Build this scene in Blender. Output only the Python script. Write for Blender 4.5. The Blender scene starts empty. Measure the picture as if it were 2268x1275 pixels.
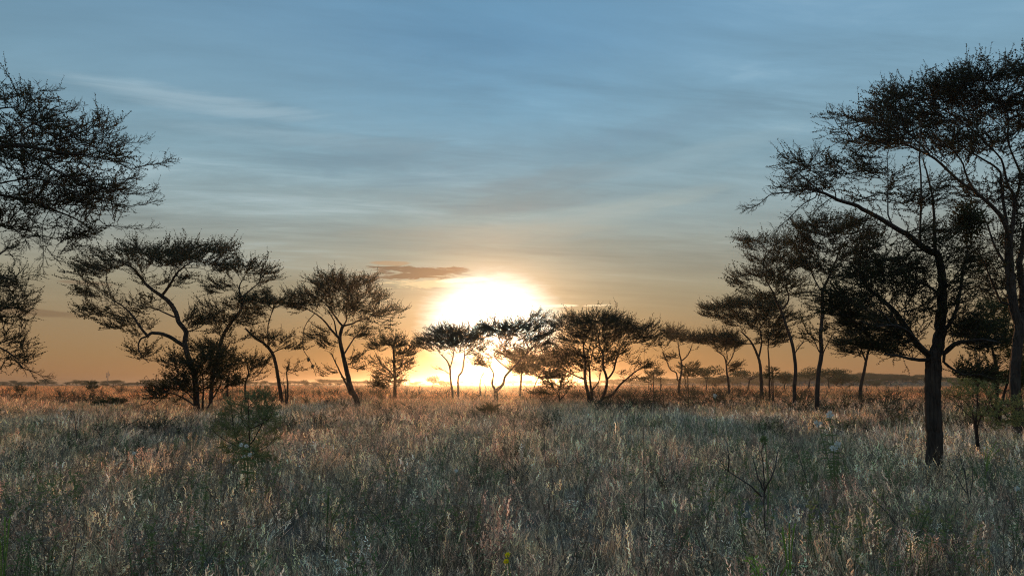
import bpy, math, random
import numpy as np
from mathutils import Vector, Matrix

random.seed(7)
RNG = np.random.default_rng(7)
scene = bpy.context.scene
COL = scene.collection

# ------------------------------------------------------------------ camera
F = 1681.0                      # focal length in photo pixels (2268 wide)
PITCH = math.radians(7.2)
CAMH = 2.0
cam_data = bpy.data.cameras.new('camera')
cam = bpy.data.objects.new('camera', cam_data)
COL.objects.link(cam)
cam.location = (0, 0, CAMH)
cam.rotation_euler = (math.radians(90) + PITCH, 0, 0)
cam_data.sensor_fit = 'HORIZONTAL'
cam_data.sensor_width = 36
cam_data.lens = F / 2268 * 36
cam_data.clip_end = 9000
scene.camera = cam


def lin(c):
    out = []
    for v in c[:3]:
        v = v / 255.0
        out.append(v / 12.92 if v <= 0.04045 else ((v + 0.055) / 1.055) ** 2.4)
    return tuple(out)


# ------------------------------------------------------------------ world
SUN_AZ, SUN_EL = -1.6, 4.0      # degrees, azimuth measured from +Y towards +X
world = bpy.data.worlds.new('World')
scene.world = world
world.use_nodes = True


class NT:
    def __init__(s, tree):
        s.t = tree

    def n(s, kind, **kw):
        nd = s.t.nodes.new(kind)
        for k, v in kw.items():
            setattr(nd, k, v)
        return nd

    def put(s, sock, v):
        if isinstance(v, bpy.types.NodeSocket):
            s.t.links.new(v, sock)
        elif v is not None:
            if isinstance(v, (tuple, list)) and len(v) == 3 and sock.type == 'RGBA':
                v = tuple(v) + (1,)
            sock.default_value = v

    def m(s, op, a, b=None, c=None, clamp=False):
        nd = s.n('ShaderNodeMath', operation=op, use_clamp=clamp)
        s.put(nd.inputs[0], a)
        s.put(nd.inputs[1], b)
        s.put(nd.inputs[2], c)
        return nd.outputs[0]

    def mix(s, f, a, b, mode='MIX'):
        nd = s.n('ShaderNodeMix', data_type='RGBA', blend_type=mode)
        s.put(nd.inputs[0], f)
        s.put(nd.inputs[6], a)
        s.put(nd.inputs[7], b)
        return nd.outputs[2]

    def scale(s, col, f):
        nd = s.n('ShaderNodeVectorMath', operation='SCALE')
        s.put(nd.inputs[0], col)
        s.put(nd.inputs[3], f)
        return nd.outputs[0]

    def ramp(s, f, stops, interp='LINEAR'):
        nd = s.n('ShaderNodeValToRGB')
        r = nd.color_ramp
        r.interpolation = interp
        while len(r.elements) < len(stops):
            r.elements.new(0.5)
        for e, (p, c) in zip(r.elements, stops):
            e.position = p
            e.color = tuple(c) + (1,)
        s.put(nd.inputs[0], f)
        return nd.outputs[0]

    def smooth(s, v, a, b):
        nd = s.n('ShaderNodeMapRange', interpolation_type='SMOOTHSTEP')
        s.put(nd.inputs[0], v)
        nd.inputs[1].default_value = a
        nd.inputs[2].default_value = b
        return nd.outputs[0]

    def noise(s, vec, scale, detail=4, rough=0.5, dist=0.0):
        nd = s.n('ShaderNodeTexNoise')
        s.put(nd.inputs['Vector'], vec)
        nd.inputs['Scale'].default_value = scale
        nd.inputs['Detail'].default_value = detail
        nd.inputs['Roughness'].default_value = rough
        nd.inputs['Distortion'].default_value = dist
        return nd.outputs[0]

    def xyz(s, x, y, z):
        nd = s.n('ShaderNodeCombineXYZ')
        s.put(nd.inputs[0], x)
        s.put(nd.inputs[1], y)
        s.put(nd.inputs[2], z)
        return nd.outputs[0]


def build_sky():
    t = world.node_tree
    t.nodes.clear()
    N = NT(t)
    out = N.n('ShaderNodeOutputWorld')
    tc = N.n('ShaderNodeTexCoord')
    nrm = N.n('ShaderNodeVectorMath', operation='NORMALIZE')
    t.links.new(tc.outputs['Generated'], nrm.inputs[0])
    sep = N.n('ShaderNodeSeparateXYZ')
    t.links.new(nrm.outputs[0], sep.inputs[0])
    x, y, z = sep.outputs
    DEG = 57.29578
    el = N.m('MULTIPLY', N.m('ARCSINE', z), DEG)
    az = N.m('MULTIPLY', N.m('ARCTAN2', x, y), DEG)
    fac = N.m('DIVIDE', N.m('ADD', el, 2.0), 62.0, clamp=True)

    def stops(lst):
        return [((e + 2) / 62.0, lin(c)) for e, c in lst]
    away = N.ramp(fac, stops([(-2, (146, 98, 66)), (0.2, (156, 112, 76)), (2.0, (152, 120, 84)), (4.5, (149, 128, 98)),
                              (7.0, (150, 142, 119)), (9.5, (148, 151, 141)), (12.5, (142, 160, 163)), (16.5, (129, 160, 174)),
                              (21.5, (121, 158, 180)), (27, (112, 152, 180)), (42, (108, 150, 181)), (60, (106, 149, 182))]))
    near = N.ramp(fac, stops([(-2, (150, 80, 34)), (0.2, (156, 92, 42)), (2.5, (160, 112, 62)), (5.5, (160, 140, 106)),
                              (8.0, (154, 150, 130)), (10.0, (146, 154, 144)), (12.0, (139, 158, 158)), (15.5, (127, 160, 174)),
                              (20, (116, 158, 182)), (25, (106, 151, 183)), (40, (105, 150, 182)), (60, (106, 149, 182))]))
    daz = N.m('ADD', az, -SUN_AZ)
    g = N.m('DIVIDE', daz, 14.0)
    nf = N.m('EXPONENT', N.m('MULTIPLY', N.m('MULTIPLY', g, g), -1.0))
    base = N.mix(nf, away, near)

    # thin cirrus on a high plane
    den = N.m('ADD', N.m('MAXIMUM', z, 0.0), 0.07)
    px = N.m('DIVIDE', x, den)
    py = N.m('DIVIDE', y, den)
    ca, sa = math.cos(math.radians(12)), math.sin(math.radians(12))
    u = N.m('ADD', N.m('MULTIPLY', px, ca), N.m('MULTIPLY', py, sa))
    v = N.m('SUBTRACT', N.m('MULTIPLY', py, ca), N.m('MULTIPLY', px, sa))
    pv = N.xyz(N.m('MULTIPLY', u, 0.42), N.m('MULTIPLY', v, 1.15), 3.1)
    n1 = N.noise(pv, 1.25, 7, 0.58, 0.35)
    pv2 = N.xyz(N.m('ADD', N.m('MULTIPLY', u, 1.0), N.m('MULTIPLY', v, 0.8)), N.m('MULTIPLY', v, 3.4), 7.7)
    n2 = N.noise(pv2, 1.6, 8, 0.62, 0.5)
    nb = N.noise(N.xyz(N.m('MULTIPLY', px, 0.5), N.m('MULTIPLY', py, 0.6), 1.3), 0.9, 3, 0.5)
    veil = N.smooth(nb, 0.34, 0.66)
    low = N.smooth(el, 3.5, 9.0)
    st = N.m('ADD', N.m('MULTIPLY', N.m('SUBTRACT', n1, 0.5), 1.1),
             N.m('MULTIPLY', N.m('MULTIPLY', N.m('SUBTRACT', n2, 0.5), 1.1), veil))
    amp = N.m('MULTIPLY', N.m('MULTIPLY', st, low), 0.8)
    base = N.scale(base, N.m('ADD', 1.0, amp))
    # whiter where the veil is bright
    wv = N.m('MULTIPLY', N.m('MULTIPLY', N.smooth(st, 0.08, 0.42), low), 0.42)
    base = N.mix(wv, base, lin((176, 194, 200)))

    # small individual clouds
    wn = N.noise(N.xyz(N.m('MULTIPLY', az, 0.42), N.m('MULTIPLY', el, 2.7), 0.4), 1.0, 8, 0.66, 0.5)
    wob = N.m('SUBTRACT', wn, 0.5)

    def cloudlet(base, a0, e0, ra, re, col, amt, tilt=0.0, rag=2.2, soft=0.0):
        # uses the noise bound to wob at the time of the call
        da = N.m('SUBTRACT', az, a0)
        de = N.m('SUBTRACT', N.m('SUBTRACT', el, e0), N.m('MULTIPLY', da, tilt))
        qa = N.m('DIVIDE', da, ra)
        qe = N.m('DIVIDE', de, re)
        q = N.m('ADD', N.m('MULTIPLY', qa, qa), N.m('MULTIPLY', qe, qe))
        q = N.m('ADD', q, N.m('MULTIPLY', wob, rag))
        mask = N.m('MULTIPLY', N.smooth(q, 1.1 + soft, 0.35 - soft), amt)
        return N.mix(mask, base, col)
    wn2 = N.noise(N.xyz(N.m('MULTIPLY', az, 0.10), N.m('MULTIPLY', N.m('SUBTRACT', el, N.m('MULTIPLY', az, 0.10)), 0.75), 5.0), 1.0, 7, 0.62, 0.6)
    wob_keep = wob
    wob = N.m('SUBTRACT', wn2, 0.5)
    for (a0, e0, ra, re, c, am, ti) in [
            (-23.0, 19.4, 8.0, .7, (166, 190, 202), .8, -.02), (-14.0, 17.6, 9.0, .6, (150, 178, 192), .7, -.02),
            (-9.0, 16.6, 8.0, 1.6, (112, 142, 158), .95, .02), (.5, 13.6, 6.5, .9, (122, 136, 138), .9, .10), (4.0, 15.4, 6.0, .8, (124, 144, 152), .85, .12),
            (5.0, 12.2, 7.5, .8, (170, 178, 170), .5, .11), (9.5, 13.3, 6.0, .6, (168, 180, 176), .5, .13), (12.5, 18.8, 8.0, .9, (116, 148, 168), .7, .2),
            (14.0, 16.6, 7.0, .8, (150, 176, 186), .65, .2), (-3.0, 11.2, 9.0, .7, (158, 158, 146), .6, .03), (-14, 13.8, 9, .6, (128, 148, 152), .6, -.02), (8.0, 10.3, 9.0, .5, (132, 138, 128), .6, .05)]:
        base = cloudlet(base, a0, e0, ra, re, lin(c), am * 0.62, ti, 4.6, 0.7)
    wob = wob_keep
    # glare of the low sun in the thin cloud
    qa = N.m('DIVIDE', daz, 4.7)
    qe = N.m('DIVIDE', N.m('SUBTRACT', el, SUN_EL + 0.5), 3.5)
    d = N.m('SQRT', N.m('ADD', N.m('MULTIPLY', qa, qa), N.m('MULTIPLY', qe, qe)))
    d = N.m('ADD', d, N.m('MULTIPLY', wob, 0.34))
    halo = N.m('EXPONENT', N.m('MULTIPLY', N.m('MULTIPLY', d, d), -0.55))
    base = N.mix(1.0, base, N.scale((0.10, 0.15, 0.12), halo), 'ADD')
    base = cloudlet(base, -6.4, 7.45, 4.2, 0.42, lin((226, 206, 160)), 0.7, 0.03, 5.0)
    base = cloudlet(base, -3.4, 7.80, 2.3, 0.22, lin((250, 248, 220)), 0.9, 0.05, 3.0)
    base = cloudlet(base, -7.3, 8.25, 4.9, 0.52, lin((112, 94, 78)), 1.0, 0.02, 5.6)
    base = cloudlet(base, -9.2, 8.95, 1.6, 0.20, lin((168, 142, 112)), 0.8, 0.0, 2.4)
    base = cloudlet(base, -33.5, 4.6, 4.6, 0.30, lin((126, 102, 78)), 0.75, -0.05, 1.6)
    base = cloudlet(base, -29.5, 6.6, 1.8, 0.16, lin((132, 112, 90)), 0.7, 0.0, 1.6)
    base = cloudlet(base, 3.6, 5.85, 1.6, 0.12, lin((255, 240, 205)), 0.8, 0.0, 1.8)
    base = cloudlet(base, 6.4, 5.85, 1.2, 0.09, lin((245, 225, 185)), 0.7, 0.02, 1.8)
    base = cloudlet(base, 14.8, 5.9, 1.2, 0.08, lin((200, 180, 148)), 0.6, 0.0, 1.6)

    blob = N.smooth(d, 1.30, 0.66)
    lowc = N.smooth(el, 0.6, 3.4)
    bc = N.mix(lowc, (0.70, 0.38, 0.10), (0.66, 1.02, 0.97))
    core = N.m('EXPONENT', N.m('MULTIPLY', N.m('MULTIPLY', d, d), -3.0))
    base = N.mix(blob, base, bc)
    base = N.mix(1.0, base, N.scale((0.3, 0.5, 0.5), N.m('MULTIPLY', core, lowc)), 'ADD')

    sky = N.n('ShaderNodeTexSky')
    sky.sky_type = 'NISHITA'
    sky.sun_disc = False
    sky.sun_elevation = math.radians(SUN_EL)
    sky.sun_rotation = math.radians(SUN_AZ)
    bg1 = N.n('ShaderNodeBackground')
    t.links.new(sky.outputs[0], bg1.inputs[0])
    bg1.inputs[1].default_value = 0.05
    bg2 = N.n('ShaderNodeBackground')
    N.put(bg2.inputs[0], base)
    bg2.inputs[1].default_value = 1.0
    # thin high cloud veil in front of the clear-air sky
    mx = N.n('ShaderNodeMixShader')
    mx.inputs[0].default_value = 0.93
    t.links.new(bg1.outputs[0], mx.inputs[1])
    t.links.new(bg2.outputs[0], mx.inputs[2])
    t.links.new(mx.outputs[0], out.inputs[0])


build_sky()
world.cycles.sampling_method = 'MANUAL'
world.cycles.sample_map_resolution = 1024

sun_data = bpy.data.lights.new('sun', 'SUN')
sun_data.energy = 2.1
sun_data.color = (1.0, 0.48, 0.19)
sun_data.angle = math.radians(0.5)
sun = bpy.data.objects.new('sun', sun_data)
COL.objects.link(sun)
sdir = Vector((math.sin(math.radians(SUN_AZ)) * math.cos(math.radians(SUN_EL)),
               math.cos(math.radians(SUN_AZ)) * math.cos(math.radians(SUN_EL)),
               math.sin(math.radians(SUN_EL))))
sun.rotation_euler = sdir.to_track_quat('Z', 'Y').to_euler()
sun.location = (0, 50, 30)

scene.view_settings.view_transform = 'Standard'
scene.view_settings.look = 'None'
scene.view_settings.exposure = 0.12
scene.view_settings.gamma = 1.0
scene.view_settings.use_curve_mapping = False
scene.cycles.max_bounces = 7
scene.cycles.diffuse_bounces = 5
scene.cycles.transmission_bounces = 3
scene.cycles.glossy_bounces = 1
scene.cycles.volume_bounces = 0
scene.cycles.caustics_reflective = False
scene.cycles.caustics_refractive = False
scene.cycles.use_denoising = True
scene.cycles.denoising_prefilter = 'NONE'
scene.cycles.filter_width = 1.1
scene.cycles.adaptive_threshold = 0.006
HAZE_DENSITY = 0.00034
HAZE_TOP = 14.8


# ------------------------------------------------------------------ helpers
def P(px, py, dist):
    """photo pixel seen at a depth of dist metres (+Y)"""
    xc = (px - 1134.0) / F
    v = (637.5 - py) / F
    d = Vector((xc, math.cos(PITCH) - v * math.sin(PITCH), math.sin(PITCH) + v * math.cos(PITCH)))
    k = dist / d.y
    return Vector((d.x * k, dist, CAMH + d.z * k))


def sines(x, y, seed, base, octs=4):
    r = np.random.default_rng(seed)
    out = 0.0
    amp, f = 1.0, base
    for _ in range(octs):
        for _k in range(3):
            a = r.uniform(0, 6.283)
            ph = r.uniform(0, 6.283)
            out = out + amp / 3 * np.sin((np.cos(a) * x + np.sin(a) * y) * f + ph + 1.3 * np.sin((np.sin(a) * x - np.cos(a) * y) * f * 0.6 + ph))
        amp *= 0.6
        f *= 2.1
    return out


def ground_h(x, y):
    x = np.asarray(x, float)
    y = np.asarray(y, float)
    r = np.sqrt(x * x + y * y)
    h = 0.07 * sines(x, y, 3, 0.16, 3)
    h = h + 0.25 * np.clip(r / 120, 0, 1) * sines(x, y, 4, 0.022, 2)
    h = h + 6.0 * np.exp(-(((x - 300) / 85) ** 2 + ((y - 640) / 90) ** 2))
    h = h + 3.0 * np.exp(-(((x - 190) / 90) ** 2 + ((y - 700) / 90) ** 2))
    return h


def gh(x, y):
    return float(ground_h(x, y))


def tag(o, label=None, cat=None, group=None, kind=None):
    if label:
        o['label'] = label
    if cat:
        o['category'] = cat
    if group:
        o['group'] = group
    if kind:
        o['kind'] = kind
    return o


def empty(name, loc):
    o = bpy.data.objects.new(name, None)
    o.empty_display_size = 0.3
    COL.objects.link(o)
    o.location = loc
    return o


class MB:
    def __init__(s):
        s.v, s.f, s.m, s.sh = [], [], [], []

    def tube(s, pts, rad, sides=6, mat=0, rough=0.0, shade=0.5):
        if len(pts) < 2:
            return
        n0 = len(s.v)
        pts = [Vector(p) for p in pts]
        up = Vector((0.31, 0.57, 0.76))
        k = len(pts)
        for i, p in enumerate(pts):
            d = (pts[min(i + 1, k - 1)] - pts[max(i - 1, 0)])
            if d.length < 1e-6:
                d = Vector((0, 0, 1))
            d.normalize()
            a = d.cross(up)
            if a.length < 0.1:
                a = d.cross(Vector((1, 0, 0)))
            a.normalize()
            up = a.cross(d)
            b = up
            for j in range(sides):
                th = 6.28318 * j / sides
                rr = rad[i]
                if rough:
                    rr *= 1 + rough * (math.sin(j * 2.6 + i * 0.06) * 0.7 + math.sin(j * 1.0472 * 2 - i * 0.10) * 0.6 + math.sin(i * 0.31) * 0.35 + random.uniform(-0.25, 0.25))
                s.v.append(p + a * (math.cos(th) * rr) + b * (math.sin(th) * rr))
                s.sh.append(shade)
        for i in range(k - 1):
            for j in range(sides):
                j2 = (j + 1) % sides
                s.f.append((n0 + i * sides + j, n0 + i * sides + j2, n0 + (i + 1) * sides + j2, n0 + (i + 1) * sides + j))
                s.m.append(mat)
        s.f.append(tuple(n0 + (k - 1) * sides + j for j in range(sides)))
        s.m.append(mat)

    def leaf(s, c, d, n, L, W, mat=1, shade=0.5):
        d = Vector(d).normalized()
        w = d.cross(Vector(n))
        if w.length < 1e-4:
            w = Vector((1, 0, 0))
        w = w.normalized() * (W * 0.5)
        c = Vector(c)
        n0 = len(s.v)
        s.v += [c, c + d * L * 0.5 + w, c + d * L, c + d * L * 0.5 - w]
        s.sh += [shade] * 4
        s.f.append((n0, n0 + 1, n0 + 2, n0 + 3))
        s.m.append(mat)

    def spike(s, c, d, L, r, mat=0, shade=0.5):
        d = Vector(d).normalized()
        a = d.orthogonal().normalized() * r
        b = d.cross(a)
        n0 = len(s.v)
        c = Vector(c)
        s.v += [c + a, c - a * 0.5 + b * 0.87, c - a * 0.5 - b * 0.87, c + d * L]
        s.sh += [shade] * 4
        s.f += [(n0, n0 + 1, n0 + 3), (n0 + 1, n0 + 2, n0 + 3), (n0 + 2, n0, n0 + 3)]
        s.m += [mat] * 3

    def mesh(s, name, mats, smooth=True):
        me = bpy.data.meshes.new(name)
        me.from_pydata([tuple(v) for v in s.v], [], s.f)
        for m_ in mats:
            me.materials.append(m_)
        if len(mats) > 1:
            me.polygons.foreach_set('material_index', s.m)
        me.polygons.foreach_set('use_smooth', [smooth] * len(me.polygons))
        a = me.attributes.new('shade', 'FLOAT', 'POINT')
        a.data.foreach_set('value', s.sh)
        return me

    def obj(s, name, mats, parent=None, smooth=True, coll=None):
        o = bpy.data.objects.new(name, s.mesh(name, mats, smooth))
        (coll or COL).objects.link(o)
        if parent:
            o.parent = parent
        return o


# ------------------------------------------------------------------ materials
def mat_new(name):
    m = bpy.data.materials.new(name)
    m.use_nodes = True
    m.node_tree.nodes.clear()
    return m, NT(m.node_tree)


def attr(N, name, typ='GEOMETRY'):
    a = N.n('ShaderNodeAttribute', attribute_name=name, attribute_type=typ)
    return a


def bark_material(name, c1, c2, sc=14.0):
    m, N = mat_new(name)
    out = N.n('ShaderNodeOutputMaterial')
    p = N.n('ShaderNodeBsdfPrincipled')
    tc = N.n('ShaderNodeTexCoord')
    mp = N.n('ShaderNodeMapping')
    mp.inputs['Scale'].default_value = (1, 1, 0.16)
    N.put(mp.inputs[0], tc.outputs['Object'])
    n = N.noise(mp.outputs[0], sc, 8, 0.65, 0.4)
    n2 = N.noise(tc.outputs['Object'], 1.7, 3, 0.5)
    vo = N.n('ShaderNodeTexVoronoi', feature='DISTANCE_TO_EDGE')
    N.put(vo.inputs['Vector'], mp.outputs[0])
    vo.inputs['Scale'].default_value = sc * 0.8
    crack = N.smooth(vo.outputs[0], 0.0, 0.12)
    c = N.mix(N.smooth(n, 0.3, 0.72), c1, c2)
    c = N.mix(N.m('MULTIPLY', N.smooth(n2, 0.5, 0.7), 0.4), c, (0.12, 0.095, 0.075))
    N.put(p.inputs['Base Color'], c)
    p.inputs['Roughness'].default_value = 0.9
    p.inputs['Specular IOR Level'].default_value = 0.2
    b = N.n('ShaderNodeBump')
    b.inputs['Strength'].default_value = 0.9
    b.inputs['Distance'].default_value = 0.03
    N.put(b.inputs['Height'], N.m('ADD', N.m('MULTIPLY', crack, 0.7), n))
    N.put(p.inputs['Normal'], b.outputs[0])
    N.put(out.inputs[0], p.outputs[0])
    return m


def leaf_material(name, c1, c2, trans=0.35):
    m, N = mat_new(name)
    out = N.n('ShaderNodeOutputMaterial')
    sh = attr(N, 'shade').outputs['Fac']
    c = N.mix(sh, c1, c2)
    d = N.n('ShaderNodeBsdfDiffuse')
    N.put(d.inputs[0], c)
    t = N.n('ShaderNodeBsdfTranslucent')
    N.put(t.inputs[0], c)
    mx = N.n('ShaderNodeMixShader')
    mx.inputs[0].default_value = trans
    N.put(mx.inputs[1], d.outputs[0])
    N.put(mx.inputs[2], t.outputs[0])
    N.put(out.inputs[0], mx.outputs[0])
    return m


def grass_material(name, trans=0.48):
    """colour comes from the plant it grows on (attribute col) and from the blade (shade)"""
    m, N = mat_new(name)
    out = N.n('ShaderNodeOutputMaterial')
    col = attr(N, 'col', 'INSTANCER').outputs['Color']
    sh = attr(N, 'shade').outputs['Fac']
    c = N.scale(col, N.m('ADD', 0.18, N.m('MULTIPLY', N.m('MULTIPLY', sh, sh), 2.45)))
    d = N.n('ShaderNodeBsdfDiffuse')
    N.put(d.inputs[0], c)
    t = N.n('ShaderNodeBsdfTranslucent')
    N.put(t.inputs[0], c)
    mx = N.n('ShaderNodeMixShader')
    mx.inputs[0].default_value = trans
    N.put(mx.inputs[1], d.outputs[0])
    N.put(mx.inputs[2], t.outputs[0])
    N.put(out.inputs[0], mx.outputs[0])
    return m


def flat_material(name, col, rough=0.8, noise_amt=0.25, sc=30):
    m, N = mat_new(name)
    out = N.n('ShaderNodeOutputMaterial')
    p = N.n('ShaderNodeBsdfPrincipled')
    tc = N.n('ShaderNodeTexCoord')
    n = N.noise(tc.outputs['Object'], sc, 4, 0.6)
    N.put(p.inputs['Base Color'], N.mix(n, tuple(c * (1 - noise_amt) for c in col), tuple(min(1, c * (1 + noise_amt)) for c in col)))
    p.inputs['Roughness'].default_value = rough
    p.inputs['Specular IOR Level'].default_value = 0.2
    N.put(out.inputs[0], p.outputs[0])
    return m


M_BARK = bark_material('acacia_bark', (0.025, 0.019, 0.016), (0.07, 0.05, 0.04))
M_TWIG = flat_material('twig_bark', (0.045, 0.031, 0.024))
M_LEAF = leaf_material('acacia_leaf', (0.03, 0.036, 0.018), (0.075, 0.068, 0.028), 0.45)
M_DENSELEAF = leaf_material('shrub_leaf', (0.045, 0.06, 0.028), (0.11, 0.12, 0.05))
M_GREENLEAF = leaf_material('green_shrub_leaf', (0.13, 0.18, 0.07), (0.27, 0.32, 0.14), 0.5)
M_GRASS = grass_material('grass_blade')
M_DEADWOOD = flat_material('dead_wood', (0.075, 0.055, 0.045))
M_WHITE = flat_material('white_petal', (0.75, 0.74, 0.68), 0.8, 0.1)
M_YELLOW = leaf_material('yellow_petal', (0.85, 0.72, 0.02), (0.95, 0.85, 0.05), 0.4)
M_LIME = leaf_material('young_green_leaf', (0.26, 0.38, 0.08), (0.42, 0.50, 0.12), 0.45)
M_DRYWEED = leaf_material('dry_weed', (0.16, 0.12, 0.085), (0.42, 0.35, 0.26), 0.4)
M_NEST = flat_material('nest_straw', (0.16, 0.12, 0.07))
M_STEEL = flat_material('mast_steel', (0.18, 0.17, 0.17), 0.6)


def ground_material():
    m, N = mat_new('savanna_soil')
    out = N.n('ShaderNodeOutputMaterial')
    p = N.n('ShaderNodeBsdfPrincipled')
    g = N.n('ShaderNodeNewGeometry')
    pos = g.outputs['Position']
    n1 = N.noise(pos, 0.05, 6, 0.6)
    n2 = N.noise(pos, 1.9, 8, 0.7)
    n3 = N.noise(pos, 0.006, 5, 0.6)
    c = N.mix(N.smooth(n1, 0.35, 0.65), (0.20, 0.15, 0.11), (0.30, 0.235, 0.16))
    c = N.mix(N.smooth(n3, 0.4, 0.62), c, (0.17, 0.14, 0.08))
    c = N.mix(N.m('MULTIPLY', N.smooth(n2, 0.35, 0.7), 0.7), (0.10, 0.075, 0.06), c)
    N.put(p.inputs['Base Color'], c)
    p.inputs['Roughness'].default_value = 0.95
    p.inputs['Specular IOR Level'].default_value = 0.1
    b = N.n('ShaderNodeBump')
    b.inputs['Strength'].default_value = 0.8
    b.inputs['Distance'].default_value = 0.08
    N.put(b.inputs['Height'], n2)
    N.put(p.inputs['Normal'], b.outputs[0])
    N.put(out.inputs[0], p.outputs[0])
    return m


# ------------------------------------------------------------------ ground + haze
def make_ground():
    def axis(lo, hi, fine):
        pos = [0.0]
        st = fine
        while pos[-1] < hi:
            pos.append(pos[-1] + st)
            if pos[-1] > 40:
                st *= 1.09
        pos[-1] = hi
        neg = [-p for p in pos[1:] if p < -lo] + [lo]
        return sorted(set(neg + pos))
    xs = axis(-3200, 3200, 1.0)
    ys = axis(-60, 3600, 1.0)
    X, Y = np.meshgrid(xs, ys)
    Z = ground_h(X, Y)
    v = np.stack([X.ravel(), Y.ravel(), Z.ravel()], 1)
    nx, ny = len(xs), len(ys)
    i = np.arange(nx * ny).reshape(ny, nx)
    f = np.stack([i[:-1, :-1].ravel(), i[:-1, 1:].ravel(), i[1:, 1:].ravel(), i[1:, :-1].ravel()], 1)
    me = bpy.data.meshes.new('ground')
    me.from_pydata(v.tolist(), [], f.tolist())
    me.materials.append(ground_material())
    me.polygons.foreach_set('use_smooth', [True] * len(me.polygons))
    o = bpy.data.objects.new('ground', me)
    COL.objects.link(o)
    tag(o, kind='structure')


make_ground()


def make_haze():
    x0, x1, y0, y1, z0, z1 = -3300, 3300, -90, 3700, -3.0, HAZE_TOP
    v = [(x0, y0, z0), (x1, y0, z0), (x1, y1, z0), (x0, y1, z0), (x0, y0, z1), (x1, y0, z1), (x1, y1, z1), (x0, y1, z1)]
    f = [(0, 3, 2, 1), (4, 5, 6, 7), (0, 1, 5, 4), (1, 2, 6, 5), (2, 3, 7, 6), (3, 0, 4, 7)]
    me = bpy.data.meshes.new('haze')
    me.from_pydata(v, [], f)
    m, N = mat_new('haze_air')
    out = N.n('ShaderNodeOutputMaterial')
    vol = N.n('ShaderNodeVolumePrincipled')
    vol.inputs['Color'].default_value = (0.92, 0.90, 0.88, 1)
    vol.inputs['Density'].default_value = HAZE_DENSITY
    vol.inputs['Anisotropy'].default_value = 0.935
    N.put(out.inputs['Volume'], vol.outputs[0])
    me.materials.append(m)
    o = bpy.data.objects.new('haze', me)
    COL.objects.link(o)
    tag(o, kind='stuff')


# ------------------------------------------------------------------ scatter by geometry nodes
def scatter_group(name, coll):
    ng = bpy.data.node_groups.new(name, 'GeometryNodeTree')
    ng.interface.new_socket('Geometry', in_out='INPUT', socket_type='NodeSocketGeometry')
    ng.interface.new_socket('Geometry', in_out='OUTPUT', socket_type='NodeSocketGeometry')
    gi = ng.nodes.new('NodeGroupInput')
    go = ng.nodes.new('NodeGroupOutput')
    ci = ng.nodes.new('GeometryNodeCollectionInfo')
    ci.inputs['Collection'].default_value = coll
    ci.inputs['Separate Children'].default_value = True
    ci.inputs['Reset Children'].default_value = True
    ip = ng.nodes.new('GeometryNodeInstanceOnPoints')
    ip.inputs['Pick Instance'].default_value = True

    def na(nm, typ):
        n = ng.nodes.new('GeometryNodeInputNamedAttribute')
        n.data_type = typ
        n.inputs['Name'].default_value = nm
        return n.outputs['Attribute']
    e2r = ng.nodes.new('FunctionNodeEulerToRotation')
    L = ng.links.new
    L(na('rot', 'FLOAT_VECTOR'), e2r.inputs[0])
    L(gi.outputs[0], ip.inputs['Points'])
    L(ci.outputs[0], ip.inputs['Instance'])
    L(na('idx', 'INT'), ip.inputs['Instance Index'])
    L(e2r.outputs[0], ip.inputs['Rotation'])
    L(na('scl', 'FLOAT_VECTOR'), ip.inputs['Scale'])
    L(ip.outputs[0], go.inputs[0])
    return ng


def scatter(name, group, pts, rot, scl, idx, col=None, parent=None):
    me = bpy.data.meshes.new(name)
    n = len(pts)
    me.vertices.add(n)
    me.vertices.foreach_set('co', np.asarray(pts, np.float32).ravel())
    a = me.attributes.new('rot', 'FLOAT_VECTOR', 'POINT')
    a.data.foreach_set('vector', np.asarray(rot, np.float32).ravel())
    scl = np.asarray(scl, np.float32)
    if scl.ndim == 1:
        scl = np.repeat(scl[:, None], 3, 1)
    a = me.attributes.new('scl', 'FLOAT_VECTOR', 'POINT')
    a.data.foreach_set('vector', scl.ravel())
    a = me.attributes.new('idx', 'INT', 'POINT')
    a.data.foreach_set('value', np.asarray(idx, np.int32))
    if col is not None:
        a = me.attributes.new('col', 'FLOAT_VECTOR', 'POINT')
        a.data.foreach_set('vector', np.asarray(col, np.float32).ravel())
    o = bpy.data.objects.new(name, me)
    COL.objects.link(o)
    if parent:
        o.parent = parent
    md = o.modifiers.new('scatter', 'NODES')
    md.node_group = group
    o['kind'] = 'stuff'
    return o


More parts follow.
